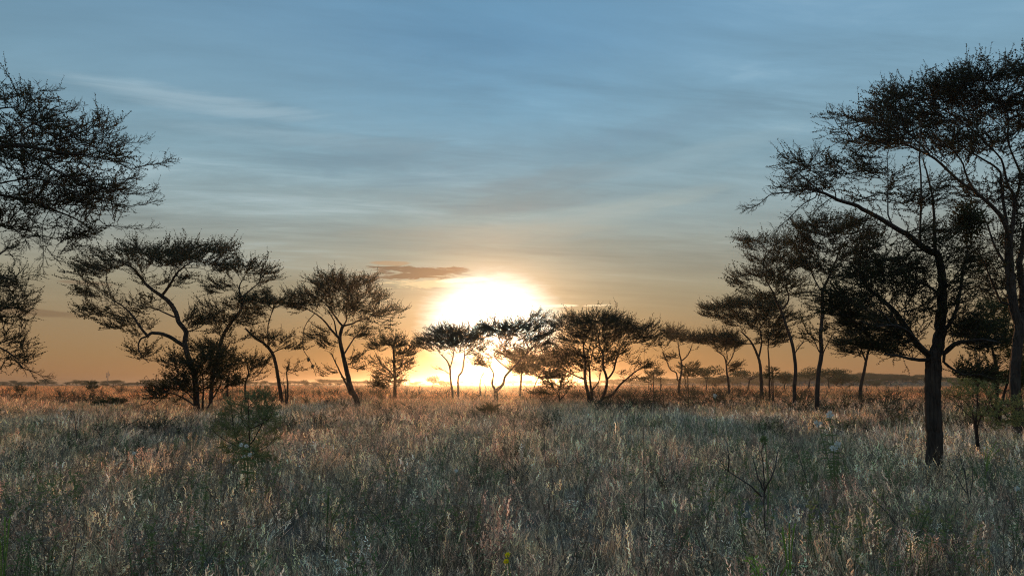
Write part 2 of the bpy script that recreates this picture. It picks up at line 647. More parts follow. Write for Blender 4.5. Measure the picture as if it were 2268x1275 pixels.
# ------------------------------------------------------------------ twig sprays
def spray_mesh(mb, L, leaf, thorn, r0, nside, tufts, wig=0.10, spread=0.75):
    """one flat fan of twigs along +X"""
    def twig(p, d, length, r, depth):
        seg = max(3, int(length / (0.085 * L / 0.6)))
        pts, rad = [p.copy()], [r]
        q = p.copy()
        dd = d.copy()
        for i in range(seg):
            dd = (dd + Vector((random.gauss(0, wig), random.gauss(0, wig), random.gauss(0, wig * 0.9) + 0.03))).normalized()
            q = q + dd * (length / seg)
            pts.append(q.copy())
            rad.append(r * (1 - 0.75 * (i + 1) / seg))
            side = dd.cross(Vector((0, 0, 1)))
            if leaf:
                for _ in range(tufts):
                    if random.random() < 0.9:
                        ld = Vector((random.gauss(0, 1), random.gauss(0, 1), random.gauss(0.2, 0.8)))
                        o = Vector((random.gauss(0, .3), random.gauss(0, .3), random.gauss(0, .3))) * leaf * 0.45 - dd * (length / seg) * random.random()
                        mb.leaf(q + o, ld, (random.gauss(0, 1), random.gauss(0, 1), random.gauss(0, 1)),
                                leaf * random.uniform(0.6, 1.3), leaf * random.uniform(0.45, 0.8), 1, random.random())
            if thorn and random.random() < 0.75:
                td = (side * random.choice((-1, 1)) + Vector((random.gauss(0, .5), random.gauss(0, .5), random.gauss(0, .8)))).normalized()
                mb.spike(q, td, thorn * random.uniform(0.6, 1.3), r * 0.45)
            if depth > 0 and i > 0 and i < seg and random.random() < spread:
                s_ = random.choice((-1, 1))
                nd = (dd * 0.8 + side * s_ * random.uniform(0.5, 1.0) + Vector((0, 0, random.uniform(-0.1, 0.45)))).normalized()
                twig(q, nd, length * random.uniform(0.3, 0.55), r * 0.6, depth - 1)
        mb.tube(pts, rad, 3, 0)
    twig(Vector((0, 0, 0)), Vector((1, 0, 0.1)), L, r0, nside)


def spray_collection(name, count, **kw):
    mats = kw.pop('mats')
    c = bpy.data.collections.new(name)
    for i in range(count):
        mb = MB()
        spray_mesh(mb, **kw)
        mb.obj('%s_%02d' % (name, i), mats, coll=c)
    return scatter_group(name, c), count


SPRAY = {
    'near': spray_collection('twig_spray_near', 9, L=0.66, leaf=0.046, thorn=0.075, r0=0.011, nside=1, tufts=4, spread=0.5, wig=.16, mats=[M_TWIG, M_LEAF]),
    'mid': spray_collection('twig_spray_mid', 8, L=0.95, leaf=0.085, thorn=0, r0=0.014, nside=1, tufts=3, spread=0.6, mats=[M_TWIG, M_LEAF]),
    'bush': spray_collection('twig_spray_bush', 6, L=0.6, leaf=0.07, thorn=0, r0=0.008, nside=1, tufts=4, spread=0.7, mats=[M_TWIG, M_DENSELEAF]),
    'bare': spray_collection('twig_spray_bare', 6, L=0.8, leaf=0.0, thorn=0.03, r0=0.006, nside=2, tufts=0, wig=0.2, spread=0.5, mats=[M_TWIG, M_LEAF]),
    'green': spray_collection('twig_spray_green', 5, L=0.5, leaf=0.05, thorn=0.03, r0=0.006, nside=1, tufts=3, spread=0.6, mats=[M_TWIG, M_GREENLEAF]),
}


# ------------------------------------------------------------------ trees
ORI = {'A': (0, 130, 2.712), 'B': (0, 480, 2.833), 'C': (600, 560, 3.446), 'D': (1050, 640, 3.78), 'E': (1500, 480, 2.833), 'G': (1640, 100, 2.772), 'H': (1900, 680, 3.356), 'P': (0, 0, 1.0)}


def catmull(pts, n):
    out = []
    k = len(pts)
    for i in range(k - 1):
        p0, p1, p2, p3 = pts[max(i - 1, 0)], pts[i], pts[i + 1], pts[min(i + 2, k - 1)]
        for j in range(n):
            t = j / n
            out.append(0.5 * ((2 * p1) + (p2 - p0) * t + (2 * p0 - 5 * p1 + 4 * p2 - p3) * t * t + (3 * p1 - p0 - 3 * p2 + p3) * t * t * t))
    out.append(pts[-1].copy())
    return out


def colonize(nodes, parent, grow_ok, att, step, kill, maxn, up=0.05, wig=0.25):
    nodes = [np.array(n) for n in nodes]
    N0 = np.array(nodes)
    ok = np.array(grow_ok)
    okidx = np.nonzero(ok)[0]
    A = np.array(att)
    sub = N0[okidx]
    D = ((A[:, None, :] - sub[None]) ** 2).sum(2)
    j = D.argmin(1)
    near = okidx[j]
    dist = np.sqrt(D[np.arange(len(A)), j])
    P_ = np.array(nodes)
    parent = list(parent)
    alive = dist > kill
    A, near, dist = A[alive], near[alive], dist[alive]
    stall = 0
    for it in range(220):
        if len(A) == 0 or len(P_) > maxn:
            break
        dirs = A - P_[near]
        dirs /= np.maximum(np.linalg.norm(dirs, axis=1), 1e-6)[:, None]
        u, inv = np.unique(near, return_inverse=True)
        S = np.zeros((len(u), 3))
        np.add.at(S, inv, dirs)
        nrm = np.linalg.norm(S, axis=1)
        S = S / np.maximum(nrm, 1e-6)[:, None]
        S = S + RNG.normal(0, wig, S.shape)
        S[:, 2] += up
        S /= np.maximum(np.linalg.norm(S, axis=1), 1e-6)[:, None]
        new = P_[u] + S * step
        i0 = len(P_)
        P_ = np.vstack([P_, new])
        parent += list(u)
        D = ((A[:, None, :] - new[None]) ** 2).sum(2)
        j = D.argmin(1)
        dn = np.sqrt(D[np.arange(len(A)), j])
        better = dn < dist
        near = np.where(better, i0 + j, near)
        dist = np.where(better, dn, dist)
        alive = dist > kill
        # attractors whose nearest node stopped getting closer are dropped at random
        stuck = (~better) & (RNG.random(len(A)) < 0.10)
        alive &= ~stuck
        A, near, dist = A[alive], near[alive], dist[alive]
    return P_, parent


def make_tree(name, label, cat, dist, o, limbs, lobes, spray='mid', group=None, step=0.22, kill=0.30, dens=1.0, natt=None,
              tip=0.006, spr=1.0, spr_scale=1.0, depthk=1.0, trunk_name='trunk', up=0.05, maxn=5000, bare=0.0, expo=0.45, dmax=4.0, flat=0.42):
    base0 = limbs[0]['pts'][0]
    oo = limbs[0].get('o', o)
    ox, oy, sc = ORI[oo]
    b = P(ox + base0[0] / sc, oy + base0[1] / sc, dist)
    bx, by = b.x, dist
    bz = gh(bx, by)
    root = empty(name, (bx, by, bz))
    tag(root, label, cat, group)
    B = Vector((bx, by, bz))
    nodes, parent, ok, fixr = [], [], [], []
    mpx = dist / F
    for li, lb in enumerate(limbs):
        ox, oy, sc = ORI[lb.get('o', o)]
        d0, d1 = lb.get('d', (0, 0))
        k = len(lb['pts'])
        pts = []
        for i, (x, y) in enumerate(lb['pts']):
            dd = dist + d0 + (d1 - d0) * (i / max(1, k - 1))
            pts.append(P(ox + x / sc, oy + y / sc, dd) - B)
        if lb.get('root', li == 0):
            f = pts[0].copy()
            r = lb['r'][0] * mpx
            if f.z > 0.12:
                pts.insert(0, Vector((f.x + (f.x - pts[1].x) * 0.2, f.y, -0.15)))
        cp = catmull(pts, 8 if (lb['r'][0] * mpx > 0.12) else 4)
        m = len(cp)
        r0, r1 = lb['r'][0] * mpx, lb['r'][1] * mpx
        rad = [r0 + (r1 - r0) * (i / (m - 1)) ** 0.9 for i in range(m)]
        amp = (0.03 if r0 > 0.12 else 0.10) * r0
        for i in range(1, m - 1):
            cp[i] = cp[i] + Vector((random.gauss(0, amp), random.gauss(0, amp), random.gauss(0, amp * 0.5)))
        if lb.get('root', li == 0):
            rad[0] *= 1.35
            if r0 > .12:
                for q_ in range(1, min(7, m)):
                    rad[q_] *= 1 + .22 * (1 - q_ / 7) ** 2
            rad[1] *= 1.15
            if cp[0].z > -0.05:
                cp[0].z = -0.12
        # attach start of limb to nearest existing node
        att = -1
        if li > 0 and nodes and not lb.get('root', False):
            nd = np.array([tuple(n) for n in nodes])
            att = int(((nd - np.array(tuple(cp[0]))) ** 2).sum(1).argmin())
            if (nodes[att] - cp[0]).length < 1.5:
                cp[0] = nodes[att].copy()
        mb = MB()
        sides = 12 if r0 > 0.1 else 8 if r0 > 0.05 else 5
        mb.tube(cp, rad, sides, 0, rough=0.07 if r0 > 0.12 else 0.07 if r0 > 0.04 else 0.0)
        mb.obj(trunk_name if lb.get('root', li == 0) else 'limb', [M_BARK], root)
        i0 = len(nodes)
        g0 = lb.get('g', 0.45 if lb.get('root', li == 0) else 0.2)
        for i, p_ in enumerate(cp):
            nodes.append(p_)
            parent.append(att if i == 0 else len(nodes) - 2)
            ok.append(i / (m - 1) >= g0)
            fixr.append(rad[i])
    nfix = len(nodes)
    # attractors
    att = []
    vols = []
    for lo in lobes:
        cx, cy, rx, ry = lo[:4]
        vols.append(max(rx * ry, 1) * (lo[4] if len(lo) > 4 else 1.0))
    cw = np.array([n[0] for n in [tuple(q) for q in nodes]])
    tot = sum(vols)
    if natt is None:
        ox, oy, sc = ORI[o]
        area = tot / sc / sc * mpx * mpx * 3.14
        natt = int(min(3200, dens * area * 40 / (kill / 0.3) ** 2))
    for lo, vv in zip(lobes, vols):
        cx, cy, rx, ry = lo[:4]
        oc = lo[5] if len(lo) > 5 and lo[5] else o
        ox, oy, sc = ORI[oc]
        n = max(6, int(natt * vv / tot))
        rdepth = min(rx / sc * mpx * depthk, dmax)
        dcen = random.uniform(-0.5, 0.5) * min(dmax, 3.0) * 0.6
        npad = max(2, int(round(2.2 * max(1.0, rx / max(ry, 1)) + 1.5)))
        pads = []
        for _ in range(npad):
            pads.append((random.uniform(-.68, .68), random.uniform(-.75, .8), random.uniform(-.7, .7), random.uniform(.30, .55), random.uniform(.16, .34)))
        for _ in range(n):
            while True:
                a, c_, d_ = random.uniform(-1, 1), random.uniform(-1, 1), random.uniform(-1, 1)
                if a * a + c_ * c_ + d_ * d_ < 1:
                    break
            if random.random() < .78:
                pd = random.choice(pads)
                a, c_, d_ = pd[0] + a * pd[3], pd[1] + c_ * pd[4], pd[2] + d_ * pd[3] * 1.2
            att.append(tuple(P(ox + (cx + a * rx) / sc, oy + (cy + c_ * ry) / sc, dist + dcen + d_ * rdepth) - B))
    P_, par = colonize([tuple(n) for n in nodes], parent, ok, att, step, kill, maxn + nfix, up=up)
    n = len(P_)
    kids = [[] for _ in range(n)]
    for i in range(nfix, n):
        kids[par[i]].append(i)
    leaves = np.zeros(n)
    for i in range(n - 1, nfix - 1, -1):
        if not kids[i]:
            leaves[i] = 1
        else:
            leaves[i] = sum(leaves[k_] for k_ in kids[i])
    rad = tip * np.maximum(leaves, 1) ** expo
    mb = MB()
    Pv = [Vector(p) for p in P_]
    # chains
    starts = []
    for i in range(nfix):
        for k_ in kids[i]:
            starts.append((i, k_))
    while starts:
        a, c = starts.pop()
        ch = [a, c]
        while kids[c]:
            ks = sorted(kids[c], key=lambda q: -leaves[q])
            for q in ks[1:]:
                starts.append((c, q))
            c = ks[0]
            ch.append(c)
        rr = [min(rad[ch[1]], fixr[a] * 0.8) if a < nfix else min(rad[a], rad[ch[1]] * 1.1)] + [rad[q] for q in ch[1:]]
        rr[-1] *= 0.5
        sd = 5 if rr[0] > 0.03 else 3
        mb.tube([Pv[q] for q in ch], rr, sd, 0)
    if mb.v:
        bo = mb.obj('branches', [M_BARK], root)
        bo['kind'] = 'stuff'
    # sprays
    idx = [i for i in range(nfix, n) if leaves[i] <= 4]
    grp, cnt = SPRAY[spray]
    cen = P_[nfix:].mean(0) if n > nfix else np.zeros(3)
    pts, rot, scl, ids = [], [], [], []
    for i in idx:
        spr_ = spr * (1.9 if spray == 'near' else 1.5 if spray == 'mid' else 1.5)
        reps = int(spr_) + (1 if random.random() < spr_ - int(spr_) else 0)
        if bare and random.random() < bare:
            continue
        for _ in range(reps):
            d = Vector(P_[i] - P_[par[i]]).normalized()
            outd = Vector((P_[i][0] - cen[0], P_[i][1] - cen[1], 0))
            if outd.length > 0.01:
                outd.normalize()
            d = d * 0.7 + outd * 0.55 + Vector((random.gauss(0, .45), random.gauss(0, .45), random.gauss(0.12, 0.25)))
            d.z *= flat
            d.z += 0.08
            d.normalize()
            yaw = math.atan2(d.y, d.x)
            pit = -math.asin(max(-1, min(1, d.z)))
            pts.append(tuple(P_[i]))
            rot.append((random.gauss(0, 0.35), pit, yaw))
            scl.append(spr_scale * random.uniform(0.6, 1.25))
            ids.append(random.randrange(cnt))
    for i in range(nfix):
        if ok[i] and fixr[i] < (1.7 * mpx if spray == 'near' else 1.3 * mpx) and parent[i] >= 0 and random.random() > bare:
            for _ in range(3 if spray == 'near' else 2):
                d = Vector(P_[i] - P_[parent[i]]).normalized() + Vector((random.gauss(0, .6), random.gauss(0, .6), random.gauss(0.1, 0.4)))
                d.normalize()
                pts.append(tuple(Vector(P_[i]) + (Vector(P_[parent[i]]) - Vector(P_[i])) * random.random()))
                rot.append((random.gauss(0, 0.6), -math.asin(max(-1, min(1, d.z))), math.atan2(d.y, d.x)))
                scl.append(spr_scale * random.uniform(0.25, 0.6))
                ids.append(random.randrange(cnt))
    if pts:
        co = scatter('crown', grp, pts, rot, scl, ids, parent=root)
    return root


def L(o, pts, r, d=(0, 0), **k):
    dct = {'o': o, 'pts': pts, 'r': r, 'd': d}
    dct.update(k)
    return dct


TREES = []


def T(*a, **k):
    TREES.append((a, k))


# --- left group
T('acacia_tree', 'large flat topped acacia with a forked leaning trunk and long bent lower limb', 'tree', 46, 'B',
  [L('B', [(1235, 1215), (1228, 1060), (1212, 960), (1178, 870), (1160, 790), (1166, 720), (1122, 660), (1102, 600), (1062, 535), (1012, 495)], (6.8, 4.2), (0, 0)),
   L('B', [(1012, 495), (930, 435), (880, 375), (830, 320), (770, 290)], (3.8, 1.4), (0, 1.5)),
   L('B', [(1015, 495), (1060, 435), (1098, 370), (1140, 325), (1190, 290)], (3.2, 1.2), (0, -1.5)),
   L('B', [(1160, 812), (1110, 780), (1040, 740), (955, 728), (925, 748)], (4.2, 3.0), (0, -1.2)),
   L('B', [(925, 746), (880, 690), (830, 620), (770, 560), (700, 520)], (3.0, 1.0), (-1.2, -2.2)),
   L('B', [(922, 750), (882, 768), (868, 820), (890, 870), (935, 915)], (2.2, 0.7), (-1.2, -1.0)),
   L('B', [(1102, 632), (1030, 600), (965, 572), (880, 560)], (2.0, 0.8), (0, 1.8)),
   L('B', [(1168, 722), (1240, 700), (1290, 665)], (1.6, 0.6), (0, 1.0))],
  [(1000, 232, 330, 48), (1230, 235, 200, 55), (700, 290, 200, 75), (1060, 290, 260, 38), (590, 360, 120, 30, 0.8), (1350, 320, 90, 45),
   (1050, 425, 150, 28, 0.5), (620, 490, 140, 45, 0.8), (860, 555, 120, 40, 0.6), (620, 625, 130, 55, 0.8), (770, 680, 140, 50, 0.7), (1210, 640, 80, 40, 0.5),
   (910, 850, 60, 70, 0.25), (1250, 720, 60, 30, 0.3)],
  spr=0.8, dmax=3.2)

T('acacia_tree', 'tall narrow acacia just behind the large forked one, its dark trunk slanting', 'tree', 52, 'B',
  [L('B', [(1320, 1180), (1335, 1000), (1362, 870), (1400, 745), (1455, 655), (1508, 590), (1520, 520)], (4.4, 3.4)),
   L('B', [(1520, 520), (1500, 450), (1518, 400)], (2.6, 1.0)),
   L('B', [(1518, 505), (1580, 450), (1640, 405)], (2.2, 0.9), (0, 1)),
   L('B', [(1362, 860), (1420, 830), (1440, 790)], (2.0, 0.9), (0, -1))],
  [(1500, 335, 130, 50), (1640, 365, 120, 60), (1390, 460, 110, 40, 0.7), (1545, 545, 130, 42), (1400, 655, 130, 42), (1520, 670, 90, 40),
   (1350, 560, 80, 22, 0.6), (1300, 840, 120, 40, .6), (1480, 760, 110, 30, 0.4)],
  spr=0.9, dmax=3.0)

T('acacia_tree', 'slender acacia with a thin bowed trunk between the left pair and the thick leafed one', 'tree', 60, 'B',
  [L('B', [(1770, 1175), (1745, 1010), (1715, 870), (1662, 800), (1600, 760), (1540, 700)], (4.6, 2.0)),
   L('B', [(1690, 800), (1680, 700), (1700, 620), (1722, 560)], (1.6, 0.7), (0, 1)),
   L('B', [(1700, 870), (1660, 930), (1615, 1000)], (1.5, 0.7), (0, -1)),
   L('B', [(1712, 850), (1760, 830), (1820, 815)], (1.5, 0.6), (0, .5))],
  [(1720, 555, 140, 42), (1620, 600, 100, 35, 0.7), (1730, 770, 110, 32, 0.7), (1830, 830, 90, 30, 0.6), (1600, 525, 90, 25), (1840, 570, 70, 40)],
  spr=0.9, dmax=2.6)

T('acacia_tree', 'small low acacia with a flat dark head beside the slender bowed trunk', 'tree', 58, 'B',
  [L('B', [(1545, 1190), (1538, 1060), (1560, 980), (1550, 940)], (2.6, 1.4)),
   L('B', [(1430, 1150), (1425, 1040), (1445, 960)], (2.4, 1.0), root=True)],
  [(1550, 935, 120, 38), (1450, 900, 110, 45, .6), (1500, 1040, 90, 40, 0.4)], spr=0.9, dmax=2.0)

T('young_tree', 'thin double stemmed sapling with sparse twigs right of the slender bowed acacia', 'tree', 57, 'B',
  [L('B', [(1800, 1165), (1806, 1060), (1798, 980), (1810, 930)], (2.6, 0.8)),
   L('B', [(1792, 1165), (1790, 1090), (1780, 1040)], (2.0, 0.6), root=True)],
  [(1820, 950, 80, 50, 1)], spr=0.7, natt=60, dmax=1.2, bare=0.3)

T('acacia_tree', 'domed acacia with slanting trunk and thick crown left of the sun', 'tree', 58, 'C',
  [L('C', [(655, 1125), (612, 1035), (585, 930), (562, 830), (542, 740), (526, 660), (536, 590), (550, 557)], (6.0, 3.4)),
   L('C', [(550, 560), (505, 505), (450, 430), (400, 370)], (2.6, 1.0), (0, 1.2)),
   L('C', [(522, 655), (460, 585), (400, 512), (335, 460), (280, 430)], (2.6, 0.9), (0, -1.5)),
   L('C', [(552, 556), (620, 540), (680, 510), (740, 500)], (2.2, 0.9), (0, -1)),
   L('C', [(552, 556), (578, 510), (575, 450), (600, 385)], (2.0, 0.9), (0, 1.8)),
   L('C', [(505, 640), (482, 520), (440, 450)], (2.0, 0.8), (0, 0.6)),
   L('C', [(558, 775), (600, 705), (645, 640), (700, 612)], (2.0, 0.8), (0, 1.4)),
   L('C', [(612, 1092), (575, 1000), (540, 930), (500, 850), (460, 765)], (2.6, 0.9), (0, -1.2)),
   L('C', [(335, 460), (260, 560), (245, 720), (290, 805), (318, 860), (345, 940)], (1.0, .6), (-1.2, -1), g=2)],
  [(300, 320, 150, 55), (450, 285, 170, 65), (620, 275, 170, 80), (740, 335, 100, 55), (600, 415, 130, 45), (770, 475, 160, 38), (900, 460, 85, 22, 0.8),
   (850, 560, 60, 35, 0.5), (450, 215, 120, 38), (210, 420, 100, 38), (370, 668, 110, 22, 0.9), (455, 712, 50, 30, 0.8), (700, 635, 90, 30, 0.7),
   (480, 930, 60, 22, 0.5), (640, 790, 45, 45, 0.8), (690, 880, 60, 40, 0.3)],
  spr=0.95, dmax=3.2)

T('acacia_tree', 'bushy upright acacia leafy almost to the ground, just left of the sun glare', 'tree', 84, 'C',
  [L('C', [(946, 1060), (946, 950), (941, 850), (936, 760), (930, 700)], (4.4, 1.6)),
   L('C', [(940, 940), (900, 895), (850, 858), (812, 790)], (2.2, 0.9), (0, 1)),
   L('C', [(944, 900), (990, 860), (1010, 800)], (1.8, 0.8), (0, -1))],
  [(920, 688, 110, 40), (830, 722, 75, 32), (1010, 760, 75, 40), (865, 990, 80, 60, 1.5), (935, 980, 60, 70, 1.5), (940, 870, 55, 70), (1020, 880, 60, 50, .6), (830, 860, 45, 50, .6)],
  spray='mid', spr=1.2, dmax=2.6, spr_scale=1.1)

# --- in front of the sun
T('acacia_tree', 'umbrella acacia with two slim stems, its crown cutting into the sun glare', 'tree', 82, 'C',
  [L('C', [(1386, 1062), (1370, 955), (1366, 880), (1342, 820), (1300, 775)], (2.9, 1.3)),
   L('C', [(1430, 1070), (1430, 950), (1460, 900), (1476, 800), (1480, 755)], (2.7, 1.2), root=True, d=(0.5, 1)),
   L('C', [(1368, 880), (1385, 815), (1395, 750)], (1.6, 0.8), (0, -1)),
   L('C', [(1372, 930), (1320, 895), (1250, 885)], (1.0, 0.5), (0, -0.5))],
  [(1290, 690, 190, 42), (1440, 640, 200, 60), (1590, 615, 110, 45), (1180, 712, 80, 22, .7), (1250, 730, 110, 25, .7), (1400, 730, 140, 32, .8), (1560, 760, 100, 32, .5), (1500, 690, 160, 50), (1380, 670, 240, 70), (1290, 885, 40, 15, 0.3)],
  spr=.8, dmax=4.0, spr_scale=1.1)

T('acacia_tree', 'crooked acacia with a low Y shaped trunk straddling the sun', 'tree', 64, 'D',
  [L('D', [(185, 960), (185, 900), (180, 850)], (4.4, 3.8), g=2),
   L('D', [(180, 850), (152, 790), (162, 705), (120, 632)], (2.8, 1.0), (0, 1)),
   L('D', [(184, 848), (238, 800), (262, 730), (322, 662), (382, 600), (440, 540), (452, 480), (422, 420)], (3.4, 1.2), (0, -1.0)),
   L('D', [(292, 672), (205, 602), (170, 545), (228, 492)], (1.6, 0.6), (-.5, 0.4)),
   L('D', [(440, 545), (500, 480), (530, 410)], (1.4, 0.6), (-1, 0.4))],
  [(430, 325, 100, 70), (330, 400, 100, 40), (530, 245, 90, 22, .7), (540, 395, 100, 42), (190, 335, 120, 50, .8), (330, 555, 70, 22, 0.5), (90, 620, 80, 40, 0.5), (260, 470, 60, 35, .5), (400, 480, 110, 60, .6), (560, 480, 90, 60, .6), (250, 560, 90, 40, .4), (400, 370, 170, 80), (250, 380, 150, 50)],
  spr=1.1, dmax=2.8)

T('acacia_tree', 'broad many stemmed acacia with a wide flat crown just right of the sun', 'tree', 64, 'D',
  [L('D', [(962, 960), (955, 880), (932, 780), (926, 680), (936, 600), (916, 520), (920, 430), (915, 375)], (4.4, 1.4)),
   L('D', [(985, 940), (985, 880), (972, 780), (965, 650), (950, 560), (975, 460), (1000, 380)], (3.2, 1.0), (0.3, 1.6), root=True),
   L('D', [(1055, 950), (1100, 850), (1110, 750), (1082, 650), (1080, 560), (1052, 470), (1040, 400)], (4.2, 1.2), (-.3, -1.2), root=True),
   L('D', [(1106, 760), (1160, 700), (1190, 590), (1212, 500), (1255, 450)], (2.4, 0.9), (-.8, 1.2)),
   L('D', [(1075, 915), (1160, 880), (1222, 800), (1290, 742), (1350, 690), (1425, 650)], (3.0, 1.0), (-.3, -2)),
   L('D', [(985, 850), (1040, 780), (1060, 700)], (1.8, 0.8), (0.3, 0.5)),
   L('D', [(912, 752), (800, 700), (740, 650)], (1.8, 0.8), (0, 1.8)),
   L('D', [(918, 565), (862, 520), (810, 465)], (1.6, 0.7), (0, -1.8)),
   L('D', [(985, 620), (1000, 500), (1120, 430)], (1.4, 0.6), (.8, 2.4))],
  [(980, 265, 290, 55), (800, 320, 190, 55), (1250, 345, 210, 42), (1390, 335, 130, 32), (1300, 430, 220, 45), (1480, 430, 90, 38, .8), (1080, 415, 180, 40),
   (900, 405, 150, 32, .8), (1500, 500, 80, 22, .5), (1090, 620, 110, 38, .5), (720, 650, 110, 32, .5), (960, 720, 45, 45, .4), (1420, 655, 90, 18, .8), (1290, 760, 50, 16, .7), (1250, 600, 100, 30, .3), (780, 560, 130, 50, .4), (1050, 540, 260, 90, .4), (900, 650, 200, 70, .4), (800, 470, 200, 80, .5), (1050, 320, 380, 90, .9)],
  spr=.75, dmax=4.0)

T('acacia_tree', 'slim far acacia glowing orange between the crooked and the many stemmed trees', 'tree', 98, 'D',
  [L('D', [(385, 872), (392, 780), (400, 700), (442, 640)], (3.2, 1.4)),
   L('D', [(400, 705), (380, 640), (340, 600)], (1.4, 0.6), (0, 1)),
   L('D', [(500, 830), (540, 740), (560, 700)], (1.4, 0.7), root=True)],
  [(470, 590, 190, 42), (560, 695, 130, 38, .9), (420, 685, 130, 36, .9), (620, 630, 130, 42), (640, 560, 120, 50, .6), (650, 740, 110, 40, .6)], spr=1.3, dmax=3.0, spr_scale=1.2)

T('thorn_bush', 'low tangled thorn bush at the left foot of the many stemmed acacia', 'bush', 62, 'D',
  [L('D', [(715, 925), (712, 850), (735, 790)], (2.0, 0.7)), L('D', [(720, 925), (690, 860), (650, 820)], (1.5, 0.6), (0, 1), root=True),
   L('D', [(725, 925), (780, 860), (800, 820)], (1.5, 0.6), (0, -1), root=True)],
  [(690, 810, 110, 50), (740, 770, 70, 30), (620, 870, 90, 30, .6)], spr=0.8, dmax=1.5, trunk_name='stem', kill=.25, step=.18, bare=.3)

T('shrub', 'leaning leafless dry shrub with thin stems left of the crooked trunk', 'shrub', 72, 'D',
  [L('D', [(55, 900), (48, 820), (60, 740), (85, 700)], (2.0, .8)), L('D', [(90, 900), (100, 830), (80, 790), (60, 760)], (1.2, .5), root=True)],
  [(60, 740, 60, 60, 1)], spray='bare', spr=0.7, natt=40, dmax=1.0, trunk_name='stem')

# --- right of centre, far
T('acacia_tree', 'small far acacia with a bare curved left fork, right of the broad crown', 'tree', 108, 'D',
  [L('D', [(1718, 790), (1736, 700), (1736, 610), (1720, 540), (1712, 470)], (3.0, 1.1)),
   L('D', [(1736, 602), (1790, 550), (1822, 480)], (1.5, 0.7), (0, 1)),
   L('D', [(1702, 770), (1692, 700), (1642, 670), (1612, 600), (1582, 530)], (1.7, 0.7), (0, -1))],
  [(1680, 368, 85, 30), (1740, 420, 120, 32), (1830, 440, 70, 20), (1650, 590, 50, 25, .25)], spr=1.2, dmax=3, spr_scale=1.3)

T('acacia_tree', 'far umbrella acacia with a fan of fine stems beside the right hand grove', 'tree', 106, 'D',
  [L('D', [(2130, 782), (2116, 700), (2110, 622), (2090, 560), (2030, 518)], (2.8, 1.0)),
   L('D', [(2114, 640), (2160, 572), (2182, 508)], (1.5, 0.7), (0, 1)),
   L('D', [(2112, 620), (2120, 560), (2105, 500)], (1.2, 0.6), (0, -1))],
  [(2040, 418, 170, 42), (2150, 460, 85, 28), (1920, 445, 70, 20), (2090, 480, 120, 25, .6), (2170, 660, 40, 40, .4)], spr=1.3, dmax=3.6, spr_scale=1.3)

T('acacia_tree', 'acacia with twin trunks and broad layered crown beginning the right grove', 'tree', 76, 'E',
  [L('E', [(527, 1035), (520, 930), (500, 860), (460, 780), (402, 720)], (4.4, 1.4)),
   L('E', [(512, 885), (530, 780), (520, 700), (560, 640)], (2.2, 1.0), (0, 1.2)),
   L('E', [(578, 1010), (575, 900), (570, 800), (592, 700)], (2.4, 1.0), (1, 2), root=True),
   L('E', [(470, 795), (400, 790), (330, 740)], (1.4, .6), (0, -1.5))],
  [(500, 560, 200, 32), (300, 580, 150, 28), (220, 620, 65, 22, .8), (400, 660, 110, 35), (560, 680, 110, 48), (620, 620, 90, 32), (600, 780, 80, 65, .9), (520, 760, 50, 50, .7), (450, 620, 200, 60, .5)],
  spr=0.95, dmax=3.4, spr_scale=1.1)

T('acacia_tree', 'gently bowed acacia in the right grove, its crown stepping up in three tiers', 'tree', 52, 'E',
  [L('E', [(735, 1082), (742, 950), (722, 800), (682, 680), (652, 590), (622, 530), (602, 470)], (4.6, 1.8)),
   L('E', [(652, 585), (700, 520), (684, 430), (702, 360)], (2.2, 0.9), (0, 1.2)),
   L('E', [(604, 475), (560, 400), (540, 300), (560, 210)], (1.8, 0.8), (0, -1.4)),
   L('E', [(735, 860), (770, 810), (800, 780)], (1.3, .6), (0, 1))],
  [(560, 185, 150, 45), (690, 190, 110, 50), (690, 300, 120, 48), (500, 380, 130, 48), (630, 400, 120, 60), (420, 440, 75, 42, .8), (700, 470, 90, 40, .7), (440, 205, 55, 22), (560, 500, 130, 30, .6), (730, 640, 70, 40, .3), (600, 300, 150, 60, .5)],
  spr=0.95, dmax=2.8)

T('acacia_tree', 'straight trunked acacia with a high dark crown in the middle of the right grove', 'tree', 42, 'E',
  [L('E', [(877, 1135), (886, 980), (905, 860), (900, 740), (910, 620), (910, 500), (912, 455)], (5.6, 3.0)),
   L('E', [(912, 460), (950, 380), (990, 290), (1020, 205), (1060, 150)], (3.0, 1.2), (0, -1)),
   L('E', [(906, 470), (842, 352), (830, 250), (860, 150)], (1.8, 0.8), (0, 1.2)),
   L('E', [(895, 482), (810, 470), (740, 490)], (1.4, 0.6), (0, -1)),
   L('E', [(896, 862), (850, 760), (792, 700)], (1.4, 0.5), (0, 1)),
   L('E', [(906, 880), (945, 790), (990, 720)], (1.4, 0.5), (0, -1)),
   L('E', [(950, 382), (1060, 360), (1160, 380)], (1.5, 0.6), (-.5, .5))],
  [(1000, 90, 160, 55), (860, 80, 105, 42), (1080, 60, 95, 42), (1150, 150, 130, 60), (910, 200, 140, 50), (820, 180, 115, 42), (1050, 230, 120, 45), (780, 300, 85, 38, .7), (830, 60, 65, 25),
   (1100, 400, 130, 40, .5), (820, 760, 60, 70, .2), (970, 720, 60, 60, .2), (860, 560, 70, 50, .2), (1000, 320, 220, 70, .5), (1050, 560, 160, 60, .5)],
  spr=0.95, dmax=2.6)

